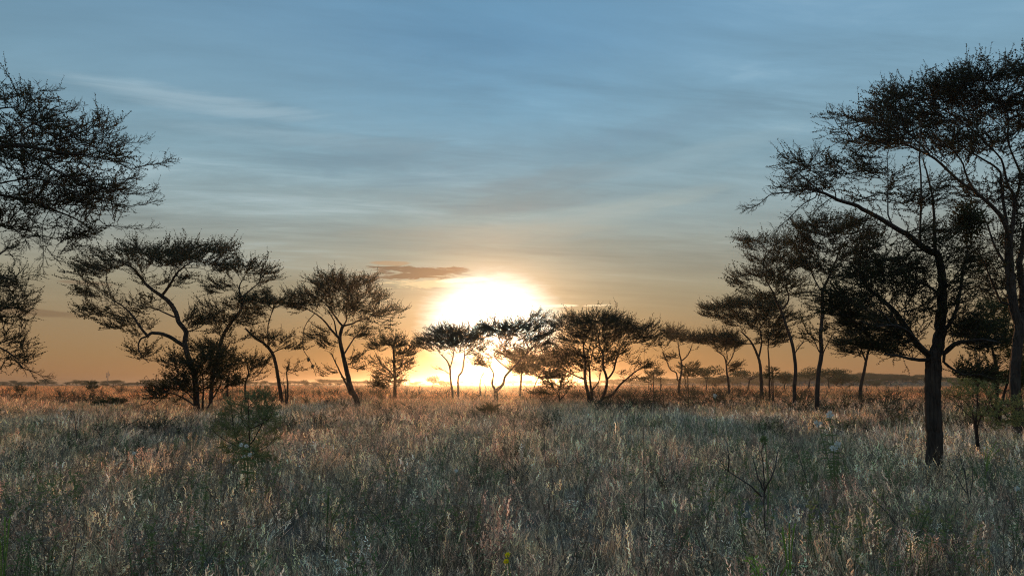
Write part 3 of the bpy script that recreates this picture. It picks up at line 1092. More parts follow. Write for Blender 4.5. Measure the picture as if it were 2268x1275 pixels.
T('acacia_tree', 'lower acacia seen between the straight trunk and the thick dark trunk', 'tree', 66, 'E',
  [L('E', [(1150, 1078), (1175, 960), (1190, 880), (1212, 800), (1242, 728)], (4.4, 1.6)),
   L('E', [(1182, 905), (1150, 820), (1122, 748)], (2.0, 0.9), (0, 1))],
  [(1200, 815, 150, 40), (1080, 800, 95, 38), (1290, 775, 120, 32), (1100, 860, 80, 25, .7), (1150, 740, 110, 35, .5), (1200, 650, 160, 60, .7), (1330, 700, 120, 60, .7)], spr=1.3, dmax=3)

# --- big right trees
T('acacia_tree', 'nearest big acacia at right with a thick dark trunk and thorny limbs reaching far left', 'tree', 15.5, 'E',
  [L('H', [(565, 1200), (572, 1000), (566, 850), (560, 700), (562, 550), (562, 440), (560, 385)], (17.5, 15.5), g=2),
   L('E', [(1612, 890), (1640, 780), (1652, 650), (1662, 520), (1662, 400), (1640, 250)], (13, 8), (0, 0.3)),
   L('G', [(1215, 1275), (1150, 1260), (1050, 1180), (1000, 1150), (850, 1060), (720, 990), (600, 950), (500, 905), (400, 880)], (8, 2.2), (.3, -0.8)),
   L('G', [(500, 905), (420, 840), (350, 790), (290, 840), (210, 885)], (1.6, .7), (-.7, -1)),
   L('G', [(410, 885), (300, 905), (190, 915), (110, 980), (40, 1002)], (1.6, .5), (-.8, -.5)),
   L('G', [(480, 925), (380, 980), (300, 1060), (205, 1145)], (1.3, .5), (-.8, -1.4)),
   L('G', [(345, 795), (410, 740), (450, 690), (478, 645)], (1.2, .5), (-.8, -.6)),
   L('G', [(590, 945), (560, 860), (450, 780), (355, 715)], (1.5, .6), (-.7, 0)),
   L('G', [(560, 935), (480, 1000), (410, 1090)], (1.1, .4), (-.7, -.2)),
   L('E', [(1600, 890), (1500, 790), (1400, 640), (1290, 520), (1200, 450), (1140, 350), (1082, 280)], (7.5, 2.0), (0, 1.2)),
   L('E', [(1580, 895), (1490, 895), (1400, 875), (1300, 860)], (5.0, 1.6), (0, -1.2)),
   L('E', [(1600, 880), (1520, 800), (1450, 720), (1360, 680), (1250, 690)], (4.0, 1.3), (0, -1.6)),
   L('E', [(1662, 520), (1600, 450), (1500, 400), (1400, 350)], (4, 1.4), (.2, 1.5)),
   L('G', [(1195, 1270), (1190, 1100), (1180, 950), (1150, 800), (1120, 700)], (4.0, 1.4), (.3, .8)),
   L('G', [(1100, 1275), (1105, 1100), (1110, 900), (1100, 700), (1102, 600), (1105, 470)], (3.0, .9), (.2, .4)),
   L('G', [(905, 1075), (905, 900), (905, 780), (900, 670)], (1.8, .7), (0, .2)),
   L('E', [(1660, 870), (1740, 800), (1830, 780), (1920, 770), (2020, 790)], (6, 2), (0, -1)),
   L('E', [(1660, 900), (1720, 950), (1800, 990), (1900, 990), (2000, 1020)], (3.4, 1.2), (0, -.8)),
   L('E', [(1668, 720), (1740, 620), (1780, 450), (1800, 300), (1830, 180)], (5, 1.6), (0, 1))],
  [(1180, 235, 110, 50, .9), (1380, 320, 230, 60, .8), (1150, 500, 190, 42, .8), (1250, 400, 180, 50, .8), (1040, 600, 150, 48), (1200, 690, 190, 42), (1380, 780, 150, 38), (1290, 830, 170, 28),
   (1450, 450, 140, 60), (1500, 600, 120, 60, .7), (1720, 480, 90, 110), (1740, 290, 110, 120, .8), (1800, 680, 140, 90), (1900, 800, 150, 55), (1560, 150, 140, 90, .5), (1850, 1000, 130, 30, .6),
   (450, 885, 130, 40, 1.3, 'G'), (330, 740, 80, 45, 1, 'G'), (560, 760, 100, 80, 1.1, 'G'), (750, 760, 100, 80, 1.1, 'G'), (900, 850, 110, 100, 1, 'G'), (1040, 960, 110, 80, .6, 'G'), (1200, 900, 90, 110, .5, 'G'),
   (800, 950, 90, 60, .4, 'G')],
  spray='near', step=0.10, kill=0.14, natt=4200, tip=0.0045, spr=0.85, spr_scale=0.66, maxn=9000, dmax=1.3, flat=.8)

T('acacia_tree', 'tallest acacia at the right edge with a huge dark canopy over many rising stems', 'tree', 24, 'G',
  [L('E', [(2130, 1190), (2120, 1000), (2135, 800), (2148, 690), (2110, 560), (2085, 300), (2080, 100)], (13, 8)),
   L('G', [(1660, 1275), (1640, 1160), (1600, 1050), (1500, 950), (1430, 890), (1350, 840), (1200, 700), (1080, 640), (1000, 600)], (5.5, 1.6), (0, -1.6)),
   L('G', [(1640, 1150), (1620, 1000), (1600, 850), (1580, 760), (1400, 650), (1300, 560)], (4, 1.4), (0, 1.5)),
   L('G', [(1660, 1200), (1682, 950), (1640, 850), (1600, 700), (1500, 600)], (4, 1.4), (0, 0)),
   L('G', [(1690, 950), (1720, 800), (1660, 650), (1620, 520)], (3.4, 1.2), (0, -1)),
   L('E', [(2140, 690), (2170, 500), (2150, 300), (2180, 100), (2200, -60)], (8, 4), (0, 1)),
   L('G', [(1480, 950), (1400, 830), (1350, 700), (1250, 600), (1150, 560)], (2.6, .9), (-1, -2.5)),
   L('G', [(1180, 690), (1050, 560), (950, 500), (800, 470)], (1.8, .7), (-1.6, -2)),
   L('E', [(2085, 330), (2000, 200), (1950, 60), (1900, -50)], (3.4, 1.4), (0, 2)),
   L('E', [(2040, 560), (1980, 420), (1930, 300), (1880, 200)], (3.0, 1.0), (0, -1.5)),
   L('G', [(1540, 640), (1400, 500), (1250, 400), (1100, 340)], (2.4, .9), (0, 2)),
   L('G', [(1640, 560), (1640, 420), (1560, 300), (1500, 220)], (2.4, .9), (-.5, 1)),
   L('G', [(2000, 760), (2150, 560), (2300, 450)], (4, 1.4), (0, 0)),
   L('G', [(600, 500), (560, 420)], (.8, .5), (-1, -1)),
   ],
  [(800, 480, 150, 45, .7), (1000, 420, 200, 70), (1100, 330, 200, 45), (1300, 290, 230, 80), (1500, 240, 220, 85), (1680, 220, 180, 100), (1600, 400, 230, 90), (1320, 450, 200, 60),
   (1000, 570, 190, 55, .8), (750, 600, 120, 40, .6), (1200, 620, 180, 45, .6), (1480, 600, 200, 55, .6), (1800, 400, 200, 160, .8), (1100, 470, 220, 50), (1350, 370, 200, 50),
   (2000, 300, 220, 120, .8), (2150, 450, 200, 110, .6), (1900, 200, 200, 80, .8), (620, 500, 60, 45, .5), (1480, 180, 60, 30, .5), (1560, 900, 200, 120, .25), (1750, 750, 100, 150, .4), (1700,1100,120,100,.3), (2050, 180, 150, 160, .45, 'E'), (1990, 400, 140, 130, .5, 'E'), (2150, 520, 110, 120, .5, 'E')],
  spray='near', step=0.16, kill=0.21, natt=3400, tip=0.006, spr=0.95, spr_scale=1.1, maxn=9500, dmax=2.6, flat=.75)

T('acacia_tree', 'near acacia whose thorny canopy hangs into view high at the left edge', 'tree', 12.5, 'A',
  [L('A', [(-1500, 2300), (-1480, 1700), (-1400, 1200), (-1200, 900), (-900, 750)], (26, 12), g=.8),
   L('A', [(-900, 750), (-500, 650), (-200, 560), (100, 520), (350, 560), (520, 580)], (10, 1.6), (0, -.3)),
   L('A', [(-500, 655), (-250, 780), (-50, 810), (150, 850), (300, 900), (450, 960), (560, 1030)], (5, 1.0), (0, .5)),
   L('A', [(-700, 700), (-400, 450), (-200, 330), (0, 300), (100, 290)], (5, 1.2), (0, .5)),
   L('A', [(100, 520), (250, 620), (400, 700), (600, 770), (750, 780)], (2.6, .8), (-.2, -.6)),
   L('A', [(0, 530), (150, 420), (300, 350), (430, 310), (455, 290)], (2.2, .5), (-.2, .3)),
   L('A', [(-200, 800), (-50, 760), (200, 720), (400, 780), (560, 850)], (2.4, .8), (0, -.8)),
   L('A', [(500, 580), (600, 600), (700, 620), (780, 660), (880, 640), (960, 630), (1025, 618)], (1.3, .4), (-.3, -.5)),
   L('A', [(420, 500), (560, 530), (680, 530), (760, 510), (862, 500)], (1.0, .35), (-.3, 0)),
   L('A', [(400, 450), (500, 410), (560, 370), (622, 346)], (0.9, .35), (0, .3)),
   L('A', [(520, 520), (620, 480), (660, 430), (703, 390)], (0.9, .35), (0, .2)),
   L('A', [(560, 700), (680, 730), (780, 720), (832, 718)], (0.9, .35), (-.3, -.3)),
   L('A', [(560, 770), (700, 800), (820, 812), (928, 800)], (1.0, .35), (-.5, -.6)),
   L('A', [(600, 850), (720, 880), (840, 880), (922, 858)], (1.0, .35), (-.6, -.4)),
   L('A', [(560, 1000), (680, 1005), (800, 1020), (930, 1014)], (1.0, .35), (.3, .2)),
   L('A', [(0, 170), (90, 180), (180, 220), (240, 195), (332, 194)], (1.0, .35), (.3, .4)),
   L('A', [(-50, 990), (60, 1010), (140, 1060), (160, 1110)], (.9, .35), (.2, .2)),
   L('A', [(260, 960), (255, 1060), (262, 1150), (258, 1265)], (.8, .3), (.2, .2)),
   L('A', [(340, 960), (330, 1040), (280, 1130), (350, 1215)], (.7, .3), (.2, -.2)),
   L('A', [(380, 1000), (420, 1080), (450, 1130), (500, 1165)], (.8, .3), (.2, .4))],
  [(60, 250, 110, 50, .6), (250, 380, 190, 70), (150, 520, 210, 120), (380, 470, 170, 60), (550, 430, 110, 40), (480, 600, 170, 60), (640, 600, 110, 28), (400, 750, 210, 70), (640, 790, 130, 45), (540, 890, 130, 45),
   (250, 850, 230, 70), (510, 1030, 90, 50), (30, 960, 110, 70, .5), (80, 640, 180, 120), (-200, 400, 200, 150), (-250, 650, 220, 150), (-500, 500, 260, 180, .8), (-800, 500, 260, 180, .6), (-300, 850, 200, 100, .7), (-1000, 650, 250, 150, .5),
   (200, 1050, 180, 60, .15)],
  spray='near', step=0.085, kill=0.12, natt=2800, tip=0.004, spr=0.72, spr_scale=0.58, maxn=9500, dmax=1.2, flat=.8)

T('acacia_tree', 'acacia farther back at the left edge, only its lower drooping branch tips in view', 'tree', 26, 'B',
  [L('B', [(-900, 1280), (-880, 1000), (-800, 800), (-700, 650)], (16, 9), g=.8),
   L('B', [(-700, 650), (-400, 500), (-200, 420), (0, 380), (80, 400)], (5, 1.2), (0, .5)),
   L('B', [(-620, 640), (-350, 700), (-150, 760), (20, 830), (120, 900)], (4, 1.0), (0, -.5)),
   L('B', [(-500, 600), (-250, 580), (-50, 590), (80, 570), (180, 600)], (3, .8), (0, .3)),
   L('B', [(-300, 480), (-100, 300), (20, 220), (50, 180)], (2.6, .8), (0, 0)),
   L('B', [(110, 900), (150, 950), (230, 980), (290, 1025)], (0.9, .4), (-.5, -.5))],
  [(30, 200, 60, 60, .7), (50, 400, 90, 35), (70, 565, 110, 35), (80, 660, 90, 40, .6), (110, 900, 90, 45, .8), (30, 800, 90, 28, .8), (-60, 420, 120, 60), (-100, 600, 140, 60), (-300, 450, 200, 80), (-500, 520, 200, 100), (-250, 780, 150, 50), (-700, 480, 220, 120, .7),
   (120, 370, 60, 40, .25), (150, 500, 60, 30, .4)],
  spray='near', step=0.16, kill=0.2, natt=1800, tip=0.005, spr=0.9, spr_scale=0.9, maxn=5000, dmax=2.0, flat=.8)

# --- bushes
T('thorn_bush', 'dense dark thorn bush wrapped around the foot of the forked acacia', 'bush', 44, 'B',
  [L('B', [(1270, 1200), (1275, 1080), (1270, 980)], (3, 1)), L('B', [(1250, 1200), (1180, 1110), (1100, 1060)], (2.4, .8), (0, -.8), root=True),
   L('B', [(1300, 1200), (1370, 1080), (1400, 1000)], (2.4, .8), (0, .8), root=True), L('B', [(1240, 1205), (1140, 1130), (1040, 1100), (970, 1120), (925, 1170)], (2, .7), (0, -1.2), root=True)],
  [(1270, 960, 130, 85, 1.3), (1130, 1080, 110, 40, .7), (1400, 1010, 90, 90, .8), (1010, 1130, 75, 28, .8), (1200, 1060, 120, 50, .7), (1100, 920, 80, 40, .3), (1330, 920, 110, 70)],
  spr=.6, dmax=1.8, trunk_name='stem', kill=.22, step=.16, natt=1500)

T('shrub', 'low dark rounded thicket alone in the grass at far left', 'bush', 52, 'B',
  [L('B', [(730, 1190), (728, 1160), (735, 1150)], (1.6, .8)), L('B', [(700, 1190), (690, 1165), (660, 1165)], (1.4, .6), root=True), L('B', [(680, 1195), (640, 1180), (600, 1178)], (1.2, .5), root=True)],
  [(725, 1160, 65, 20), (650, 1172, 50, 12, .7), (605, 1180, 25, 8, .4)], spray='bush', spr=2.2, natt=420, dmax=.8, trunk_name='stem', kill=.12, step=.10, spr_scale=.4)

T('large_bush', 'big dense bush at the right edge behind the thick dark trunk', 'bush', 29, 'E',
  [L('E', [(2000, 1200), (2010, 1000), (1980, 850), (1960, 750)], (5, 1.6)), L('E', [(2030, 1200), (2080, 1000), (2110, 850)], (4, 1.4), (0, 1), root=True),
   L('E', [(1985, 1200), (1920, 1050), (1880, 930)], (3, 1), (0, -1), root=True), L('E', [(1900, 1230), (1880, 1130), (1885, 1000), (1890, 950)], (2.2, .8), (-.6, -.6), root=True)],
  [(2000, 600, 140, 75, .8), (1950, 740, 160, 90), (2110, 800, 120, 110), (1830, 720, 100, 70, .6), (2060, 1000, 140, 110, .8), (2180, 950, 120, 140), (1900, 1000, 130, 70, .35), (2200, 700, 120, 100, .7)],
  spray='bush', spr=1.1, dmax=2.0, trunk_name='stem', kill=.22, step=.16, natt=2200, spr_scale=.75)

T('shrub', 'yellow green leafy shrub between the thick trunk and the right edge', 'bush', 20, 'H',
  [L('H', [(880, 880), (890, 700), (895, 560), (893, 470)], (2.6, .8)), L('H', [(870, 880), (840, 760), (770, 680), (640, 640)], (2.0, .7), (0, .5), root=True),
   L('H', [(890, 880), (960, 760), (1000, 640), (1050, 560)], (2.0, .7), (0, -.5), root=True), L('H', [(880, 880), (820, 800), (700, 690), (620, 640)], (1.6, .5), (0, -.3), root=True)],
  [(1000, 780, 150, 80), (1100, 860, 130, 60), (820, 620, 130, 90, .35), (960, 600, 120, 90, .4), (1180, 780, 100, 90, .8)],
  spray='green', spr=.8, dmax=1.0, trunk_name='stem', kill=.16, step=.12, natt=700, spr_scale=.7)

T('thorn_shrub', 'green spiny young shrub standing in the grass below the left trees', 'shrub', 17, 'P',
  [L('P', [(553, 1010), (552, 960), (550, 915), (549, 870)], (2.2, .8), g=.2), L('P', [(556, 985), (580, 940), (598, 905), (606, 880)], (1.5, .6), (0, .3)),
   L('P', [(554, 950), (585, 935), (600, 920), (608, 895)], (1.4, .5), (0, -.3)), L('P', [(550, 1000), (525, 975), (517, 940), (512, 900), (510, 880)], (1.4, .5), (0, .2)),
   L('P', [(551, 950), (538, 935), (535, 905), (540, 880)], (1.0, .4), (0, -.2)), L('P', [(549, 1000), (500, 975), (475, 955), (464, 930)], (1.0, .4), (0, .2)),
   L('P', [(556, 1000), (590, 990), (610, 965), (612, 940)], (1.0, .4), (0, .1)), L('P', [(552, 900), (570, 880), (575, 855)], (1.0, .4), (0, .1))],
  [(550, 900, 45, 40), (580, 930, 45, 35), (520, 930, 35, 45), (550, 970, 50, 30), (490, 960, 30, 25, .5), (600, 965, 25, 25, .5), (545, 1010, 60, 22), (560, 1030, 60, 15)],
  spray='green', spr=.9, dmax=.7, trunk_name='stem', kill=.085, step=.06, natt=760, spr_scale=.40, tip=.003, flat=1.0)

T('shrub', 'dark grey bush low in the grass below the sun', 'bush', 36, 'P',
  [L('P', [(1092, 930), (1090, 912), (1088, 900)], (1.4, .5)), L('P', [(1080, 930), (1070, 915)], (1.2, .4), root=True), L('P', [(1100, 930), (1112, 915)], (1.2, .4), root=True)],
  [(1088, 908, 28, 12), (1070, 925, 30, 12)], spray='bush', spr=1.8, natt=260, dmax=.7, trunk_name='stem', kill=.12, step=.1, spr_scale=.4)

T('shrub', 'small dark bush at the foot of the twin trunked acacia', 'bush', 70, 'E',
  [L('E', [(600, 1030), (600, 990), (602, 965)], (1.5, .6)), L('E', [(590, 1030), (575, 1000)], (1.2, .5), root=True)],
  [(600, 970, 35, 30), (580, 1000, 40, 20)], spray='bush', spr=1.5, natt=160, dmax=.8, trunk_name='stem', kill=.2, step=.16, spr_scale=.6)

T('shrub', 'round bush behind the far fork stemmed acacia', 'bush', 125, 'D',
  [L('D', [(1790, 770), (1790, 730), (1795, 690)], (1.4, .6)), L('D', [(1770, 770), (1750, 720)], (1.2, .5), root=True)],
  [(1800, 700, 80, 40), (1760, 660, 55, 28), (1830, 640, 50, 25, .7)], spray='bush', spr=1.3, natt=260, dmax=2.4, trunk_name='stem', kill=.35, step=.28, spr_scale=1.2)

T('shrub', 'wide bush under the right end of the broad flat crown', 'bush', 130, 'D',
  [L('D', [(1500, 790), (1500, 750), (1505, 720)], (1.4, .6)), L('D', [(1560, 790), (1560, 740)], (1.2, .5), root=True)],
  [(1490, 720, 70, 32), (1550, 700, 50, 28, .7), (1400, 760, 40, 20, .5)], spray='bush', spr=1.3, natt=220, dmax=2.4, trunk_name='stem', kill=.35, step=.28, spr_scale=1.2)

T('small_tree', 'lone small round headed tree left of the mast on the plain', 'tree', 150, 'P',
  [L('P', [(205, 880), (204, 868), (204, 855)], (1.5, .8)), L('P', [(204, 868), (198, 855)], (.8, .4), (0, .5)), L('P', [(204, 868), (212, 856)], (.8, .4), (0, -.5))],
  [(204, 855, 12, 11)], spray='bush', spr=1.5, natt=260, dmax=1.2, kill=.25, step=.2, spr_scale=.9)

T('small_tree', 'thin stemmed little tree near the left edge of the plain', 'tree', 70, 'P',
  [L('P', [(45, 893), (45, 880), (44, 868)], (1.2, .7)), L('P', [(45, 876), (38, 864)], (.6, .3), (0, .3)), L('P', [(45, 876), (52, 864)], (.6, .3), (0, -.3))],
  [(46, 862, 12, 9)], spray='bush', spr=1.2, natt=160, dmax=.6, kill=.12, step=.1, spr_scale=.4)

ONLY = None
for a, k in TREES:
    make_tree(*a, **k)


# ------------------------------------------------------------------ far trees, copied one by one
def far_proto(seed, w, h, trunk_h, stems, squash):
    random.seed(seed)
    mb = MB()
    for s_ in range(stems):
        bx = random.uniform(-.3, .3)
        tx = random.uniform(-w * .3, w * .3)
        mb.tube([Vector((bx, 0, -.2)), Vector((bx + (tx - bx) * .3, random.uniform(-.3, .3), trunk_h * .5)), Vector((tx, random.uniform(-1, 1), trunk_h))], [.20, .14, .08], 5, 0)
        for _ in range(4):
            a = random.uniform(0, 6.28)
            e = Vector((tx + math.cos(a) * w * .3, math.sin(a) * w * .3, trunk_h + (h - trunk_h) * .5))
            mb.tube([Vector((tx, 0, trunk_h * .85)), e], [.08, .03], 4, 0)
    cl = [(random.uniform(-w * .38, w * .38), random.uniform(-w * .3, w * .3), trunk_h + (h - trunk_h) * random.uniform(.35, .8), random.uniform(.22, .36) * w) for _ in range(9)]
    for _ in range(1500):
        c = random.choice(cl)
        a, u_, r = random.uniform(0, 6.28), random.uniform(-1, 1), random.random() ** .4
        q = math.sqrt(1 - u_ * u_)
        p = Vector((c[0] + math.cos(a) * q * r * c[3], c[1] + math.sin(a) * q * r * c[3], c[2] + u_ * r * c[3] * squash))
        mb.leaf(p, (random.gauss(0, 1), random.gauss(0, 1), random.gauss(0, .5)), (random.gauss(0, 1), random.gauss(0, 1), 1), random.uniform(.25, .5), random.uniform(.12, .25), 1, random.random())
    return mb.mesh('far_tree', [M_TWIG, M_DENSELEAF])


FAR = [far_proto(11, 7, 5, 3.0, 1, .42), far_proto(12, 8, 4.6, 2.8, 2, .3), far_proto(13, 5, 4.4, 2.0, 1, .7), far_proto(14, 9, 5.2, 3.2, 2, .34), far_proto(15, 5, 3.4, .8, 2, .6)]
random.seed(21)


def far_tree(px, pytop, dist, proto, label, w=1.0, name='acacia_tree', cat='tree', group='small trees along the horizon'):
    p = P(px, pytop, dist)
    z0 = gh(p.x, p.y)
    hh = [5, 4.6, 4.4, 5.2, 3.4][proto]
    s = max(0.2, (p.z - z0) / hh)
    o = bpy.data.objects.new(name, FAR[proto])
    COL.objects.link(o)
    o.location = (p.x, p.y, z0)
    o.scale = (s * w, s * w, s)
    o.rotation_euler = (0, 0, random.uniform(0, 6.28))
    tag(o, label, cat, group)


far_tree(182, 849, 480, 0, 'small flat headed tree on the horizon just left of the lone round headed tree', 1.1)
far_tree(238, 851, 420, 2, 'stubby round tree at the foot of the distant mast')
far_tree(251, 854, 260, 3, 'pale double stemmed umbrella tree right of the mast')
far_tree(268, 851, 440, 0, 'round topped small tree right of the pale umbrella tree')
far_tree(304, 848, 430, 1, 'wide umbrella tree on the horizon midway between mast and dark bush', 1.2)
far_tree(324, 848, 520, 3, 'left one of a touching pair of flat trees on the horizon', .9)
far_tree(337, 848, 520, 3, 'right one of a touching pair of flat trees on the horizon', .9)
far_tree(369, 846, 420, 1, 'small tree on the horizon against the left side of the dark thorn bush', .8)
far_tree(22, 854, 520, 1, 'low flat tree on the horizon at the left edge')
far_tree(130, 856, 600, 1, 'low spreading tree on the horizon under the dark cloud streaks', 1.1)
far_tree(152, 857, 640, 4, 'tiny bushy tree right of the low spreading tree')
far_tree(680, 848, 420, 2, 'small round tree on the horizon left of the domed acacia')
far_tree(700, 852, 480, 4, 'low bush on the horizon beside the hanging nests', name='bush', cat='bush')
far_tree(752, 847, 400, 0, 'small tree seen just left of the domed acacia trunk')
far_tree(957, 834, 330, 2, 'small round tree in orange haze below the left side of the sun', 1.1)
far_tree(985, 842, 360, 4, 'low bush in orange haze beside the small round tree', 1.2, name='bush', cat='bush')
far_tree(1437, 832, 260, 1, 'small dark tree right of the broad crowned acacia')
far_tree(1465, 836, 300, 0, 'flat small tree left of the far fork stemmed acacia', 1.1)
far_tree(1563, 812, 170, 0, 'small umbrella tree standing between the two far stem fan acacias', .8)
far_tree(1585, 830, 330, 4, 'low bush right of the small standing umbrella tree', 1.4, name='bush', cat='bush')
far_tree(1655, 820, 240, 1, 'small flat tree left of the twin trunked acacia', 1.1)
far_tree(1735, 826, 240, 2, 'round small tree behind the bowed acacia', 1.2)
far_tree(1790, 822, 260, 3, 'flat small tree left of the straight trunk', 1.0)
far_tree(1835, 815, 230, 0, 'small tree right of the straight trunk', 1.1)
far_tree(1870, 826, 300, 4, 'low bush right of the straight trunk', 1.3, name='bush', cat='bush')

# the continuous line of woodland on the horizon (nobody could count it)
wc = bpy.data.collections.new('woodland_trees')
for i, me in enumerate(FAR):
    o = bpy.data.objects.new('woodland_tree_%d' % i, me)
    wc.objects.link(o)
WG = scatter_group('woodland_scatter', wc)
pts, rot, scl, ids = [], [], [], []
for _ in range(1500):
    y = random.uniform(560, 1500)
    x = random.uniform(-0.80, 0.80) * y
    if random.random() > 0.35 + 0.65 * (sines(x, y, 9, 0.012, 2) > 0.0):
        continue
    pts.append((x, y, gh(x, y)))
    rot.append((0, 0, random.uniform(0, 6.28)))
    s = random.uniform(.5, 1.15)
    scl.append((s * 1.3, s * 1.3, s))
    ids.append(random.randrange(5))
for _ in range(700):
    x = random.gauss(280, 85)
    y = random.gauss(640, 60)
    pts.append((x, y, gh(x, y)))
    rot.append((0, 0, random.uniform(0, 6.28)))
    s = random.uniform(.5, .95)
    scl.append((s * 1.4, s * 1.4, s))
    ids.append(random.randrange(5))
scatter('woodland', WG, pts, rot, scl, ids)


# ------------------------------------------------------------------ mast
def mast():
    d = 480.0
    b = P(238, 850, d)
    root = empty('radio_mast', (b.x, d, gh(b.x, d)))
    tag(root, 'thin distant lattice mast rising above the horizon at far left', 'mast')
    top = P(238, 823, d).z - root.location.z
    mb = MB()
    w = .45
    for i in range(3):
        a = i * 2.094
        mb.tube([Vector((math.cos(a) * w, math.sin(a) * w, -.1)), Vector((math.cos(a) * w * .4, math.sin(a) * w * .4, top))], [.07, .06], 4)
    for k in range(12):
        z0, z1 = top * k / 12, top * (k + 1) / 12
        for i in range(3):
            a, c = i * 2.094, (i + 1) * 2.094
            mb.tube([Vector((math.cos(a) * w * (1 - .05 * k), math.sin(a) * w * (1 - .05 * k), z0)), Vector((math.cos(c) * w * (1 - .05 * k), math.sin(c) * w * (1 - .05 * k), z1))], [.035, .035], 3)
    mb.obj('lattice', [M_STEEL], root)
    for sx, zf in ((-1, .86), (1, .80), (-1, .68)):
        m2 = MB()
        m2.tube([Vector((sx * .3, 0, top * zf)), Vector((sx * .8, -.1, top * zf))], [.06, .06], 5)
        m2.tube([Vector((sx * .8, -.1, top * zf - .7)), Vector((sx * .8, -.1, top * zf + .7))], [.2, .2], 8)
        m2.obj('antenna', [M_STEEL], root)
    m3 = MB()
    m3.tube([Vector((0, 0, top - .2)), Vector((0, 0, top + 1.0))], [.05, .03], 5)
    m3.obj('tip_rod', [M_STEEL], root)


mast()


# ------------------------------------------------------------------ nests
def straw_clump(name, label, cat, c, rx, rz, n, blade, mats, group=None, core=True, hang=None):
    root = empty(name, c)
    tag(root, label, cat, group)
    mb = MB()
    if core:
        for i in range(5):
            a0 = random.uniform(0, 6.28)
            pts, rad = [], []
            off = Vector((random.gauss(0, rx * .3), random.gauss(0, rx * .3), random.gauss(0, rz * .15)))
            for j in range(7):
                t = j / 6
                pts.append(off + Vector((math.sin(a0 + t) * rx * .1, 0, (t - .5) * 1.3 * rz)))
                rad.append(max(.004, math.sin(math.pi * min(1, max(.04, t))) * rx * .55))
            mb.tube(pts, rad, 9, 0, rough=.2)
    for _ in range(n):
        a, u_ = random.uniform(0, 6.28), random.uniform(-1, 1)
        q = math.sqrt(1 - u_ * u_)
        r = random.random() ** .5
        p = Vector((math.cos(a) * q * rx * r, math.sin(a) * q * rx * r, u_ * rz * r))
        mb.leaf(p, (random.gauss(0, 1), random.gauss(0, 1), random.gauss(0, 1)), (random.gauss(0, 1), random.gauss(0, 1), 1), blade * random.uniform(.6, 1.6), blade * .35, 1, random.random())
    mb.obj('body', mats, root)
    if hang is not None:
        m2 = MB()
        m2.tube([Vector((0, 0, rz * .8)), Vector(hang) * .5 + Vector((.02, 0, 0)), Vector(hang)], [.006, .005, .005], 4)
        m2.obj('stalk', [M_TWIG], root)
    return root


def mistletoe():
    c = P(1640 + 1390 / 2.772, 100 + 1085 / 2.772, 15.6)
    root = empty('mistletoe_clump', c)
    tag(root, 'dense dark ragged clump lodged high in the branches of the big right acacia', 'mistletoe')
    mb = MB()
    sub = [(0, 0, 0, .25), (.12, .05, .22, .17), (-.16, 0, .12, .16), (.2, -.05, -.06, .17), (-.2, .08, -.1, .15), (.02, 0, -.28, .15), (.05, .1, .38, .10), (-.1, -.1, -.38, .08), (.34, 0, .1, .1), (-.02, -.15, .02, .2)]
    for (x, y, z, r) in sub:
        for _ in range(int(9000 * r * r)):
            d = Vector((random.gauss(0, 1), random.gauss(0, 1), random.gauss(0, 1)))
            p = Vector((x, y, z)) + d * r * .52
            mb.leaf(p, d + Vector((random.gauss(0, .8), 0, random.gauss(-.3, .8))), (random.gauss(0, 1), random.gauss(0, 1), 1), random.uniform(.05, .10), .028, 1, random.random())
    for _ in range(60):
        d = Vector((random.gauss(0, 1), random.gauss(0, 1), random.gauss(0, 1))).normalized()
        mb.tube([Vector((0, 0, 0)), d * .25 + Vector((0, .03, .02)), d * random.uniform(.38, .52)], [.012, .008, .003], 4, 0)
    mb.obj('body', [M_TWIG, M_LEAF], root)


mistletoe()
for i, (x, y, lb) in enumerate([(684, 796, 'uppermost of the small round nests hanging left of the domed acacia'),
                                (692.5, 811, 'lower of the small round nests strung left of the domed acacia')]):
    straw_clump('hanging_nest', lb, 'nest', P(x, y, 57), .13, .18, 120, .08, [M_NEST, M_LEAF], 'small nests hanging from a drooping twig',
                hang=P(x - 3, y - 8, 57) - P(x, y, 57))


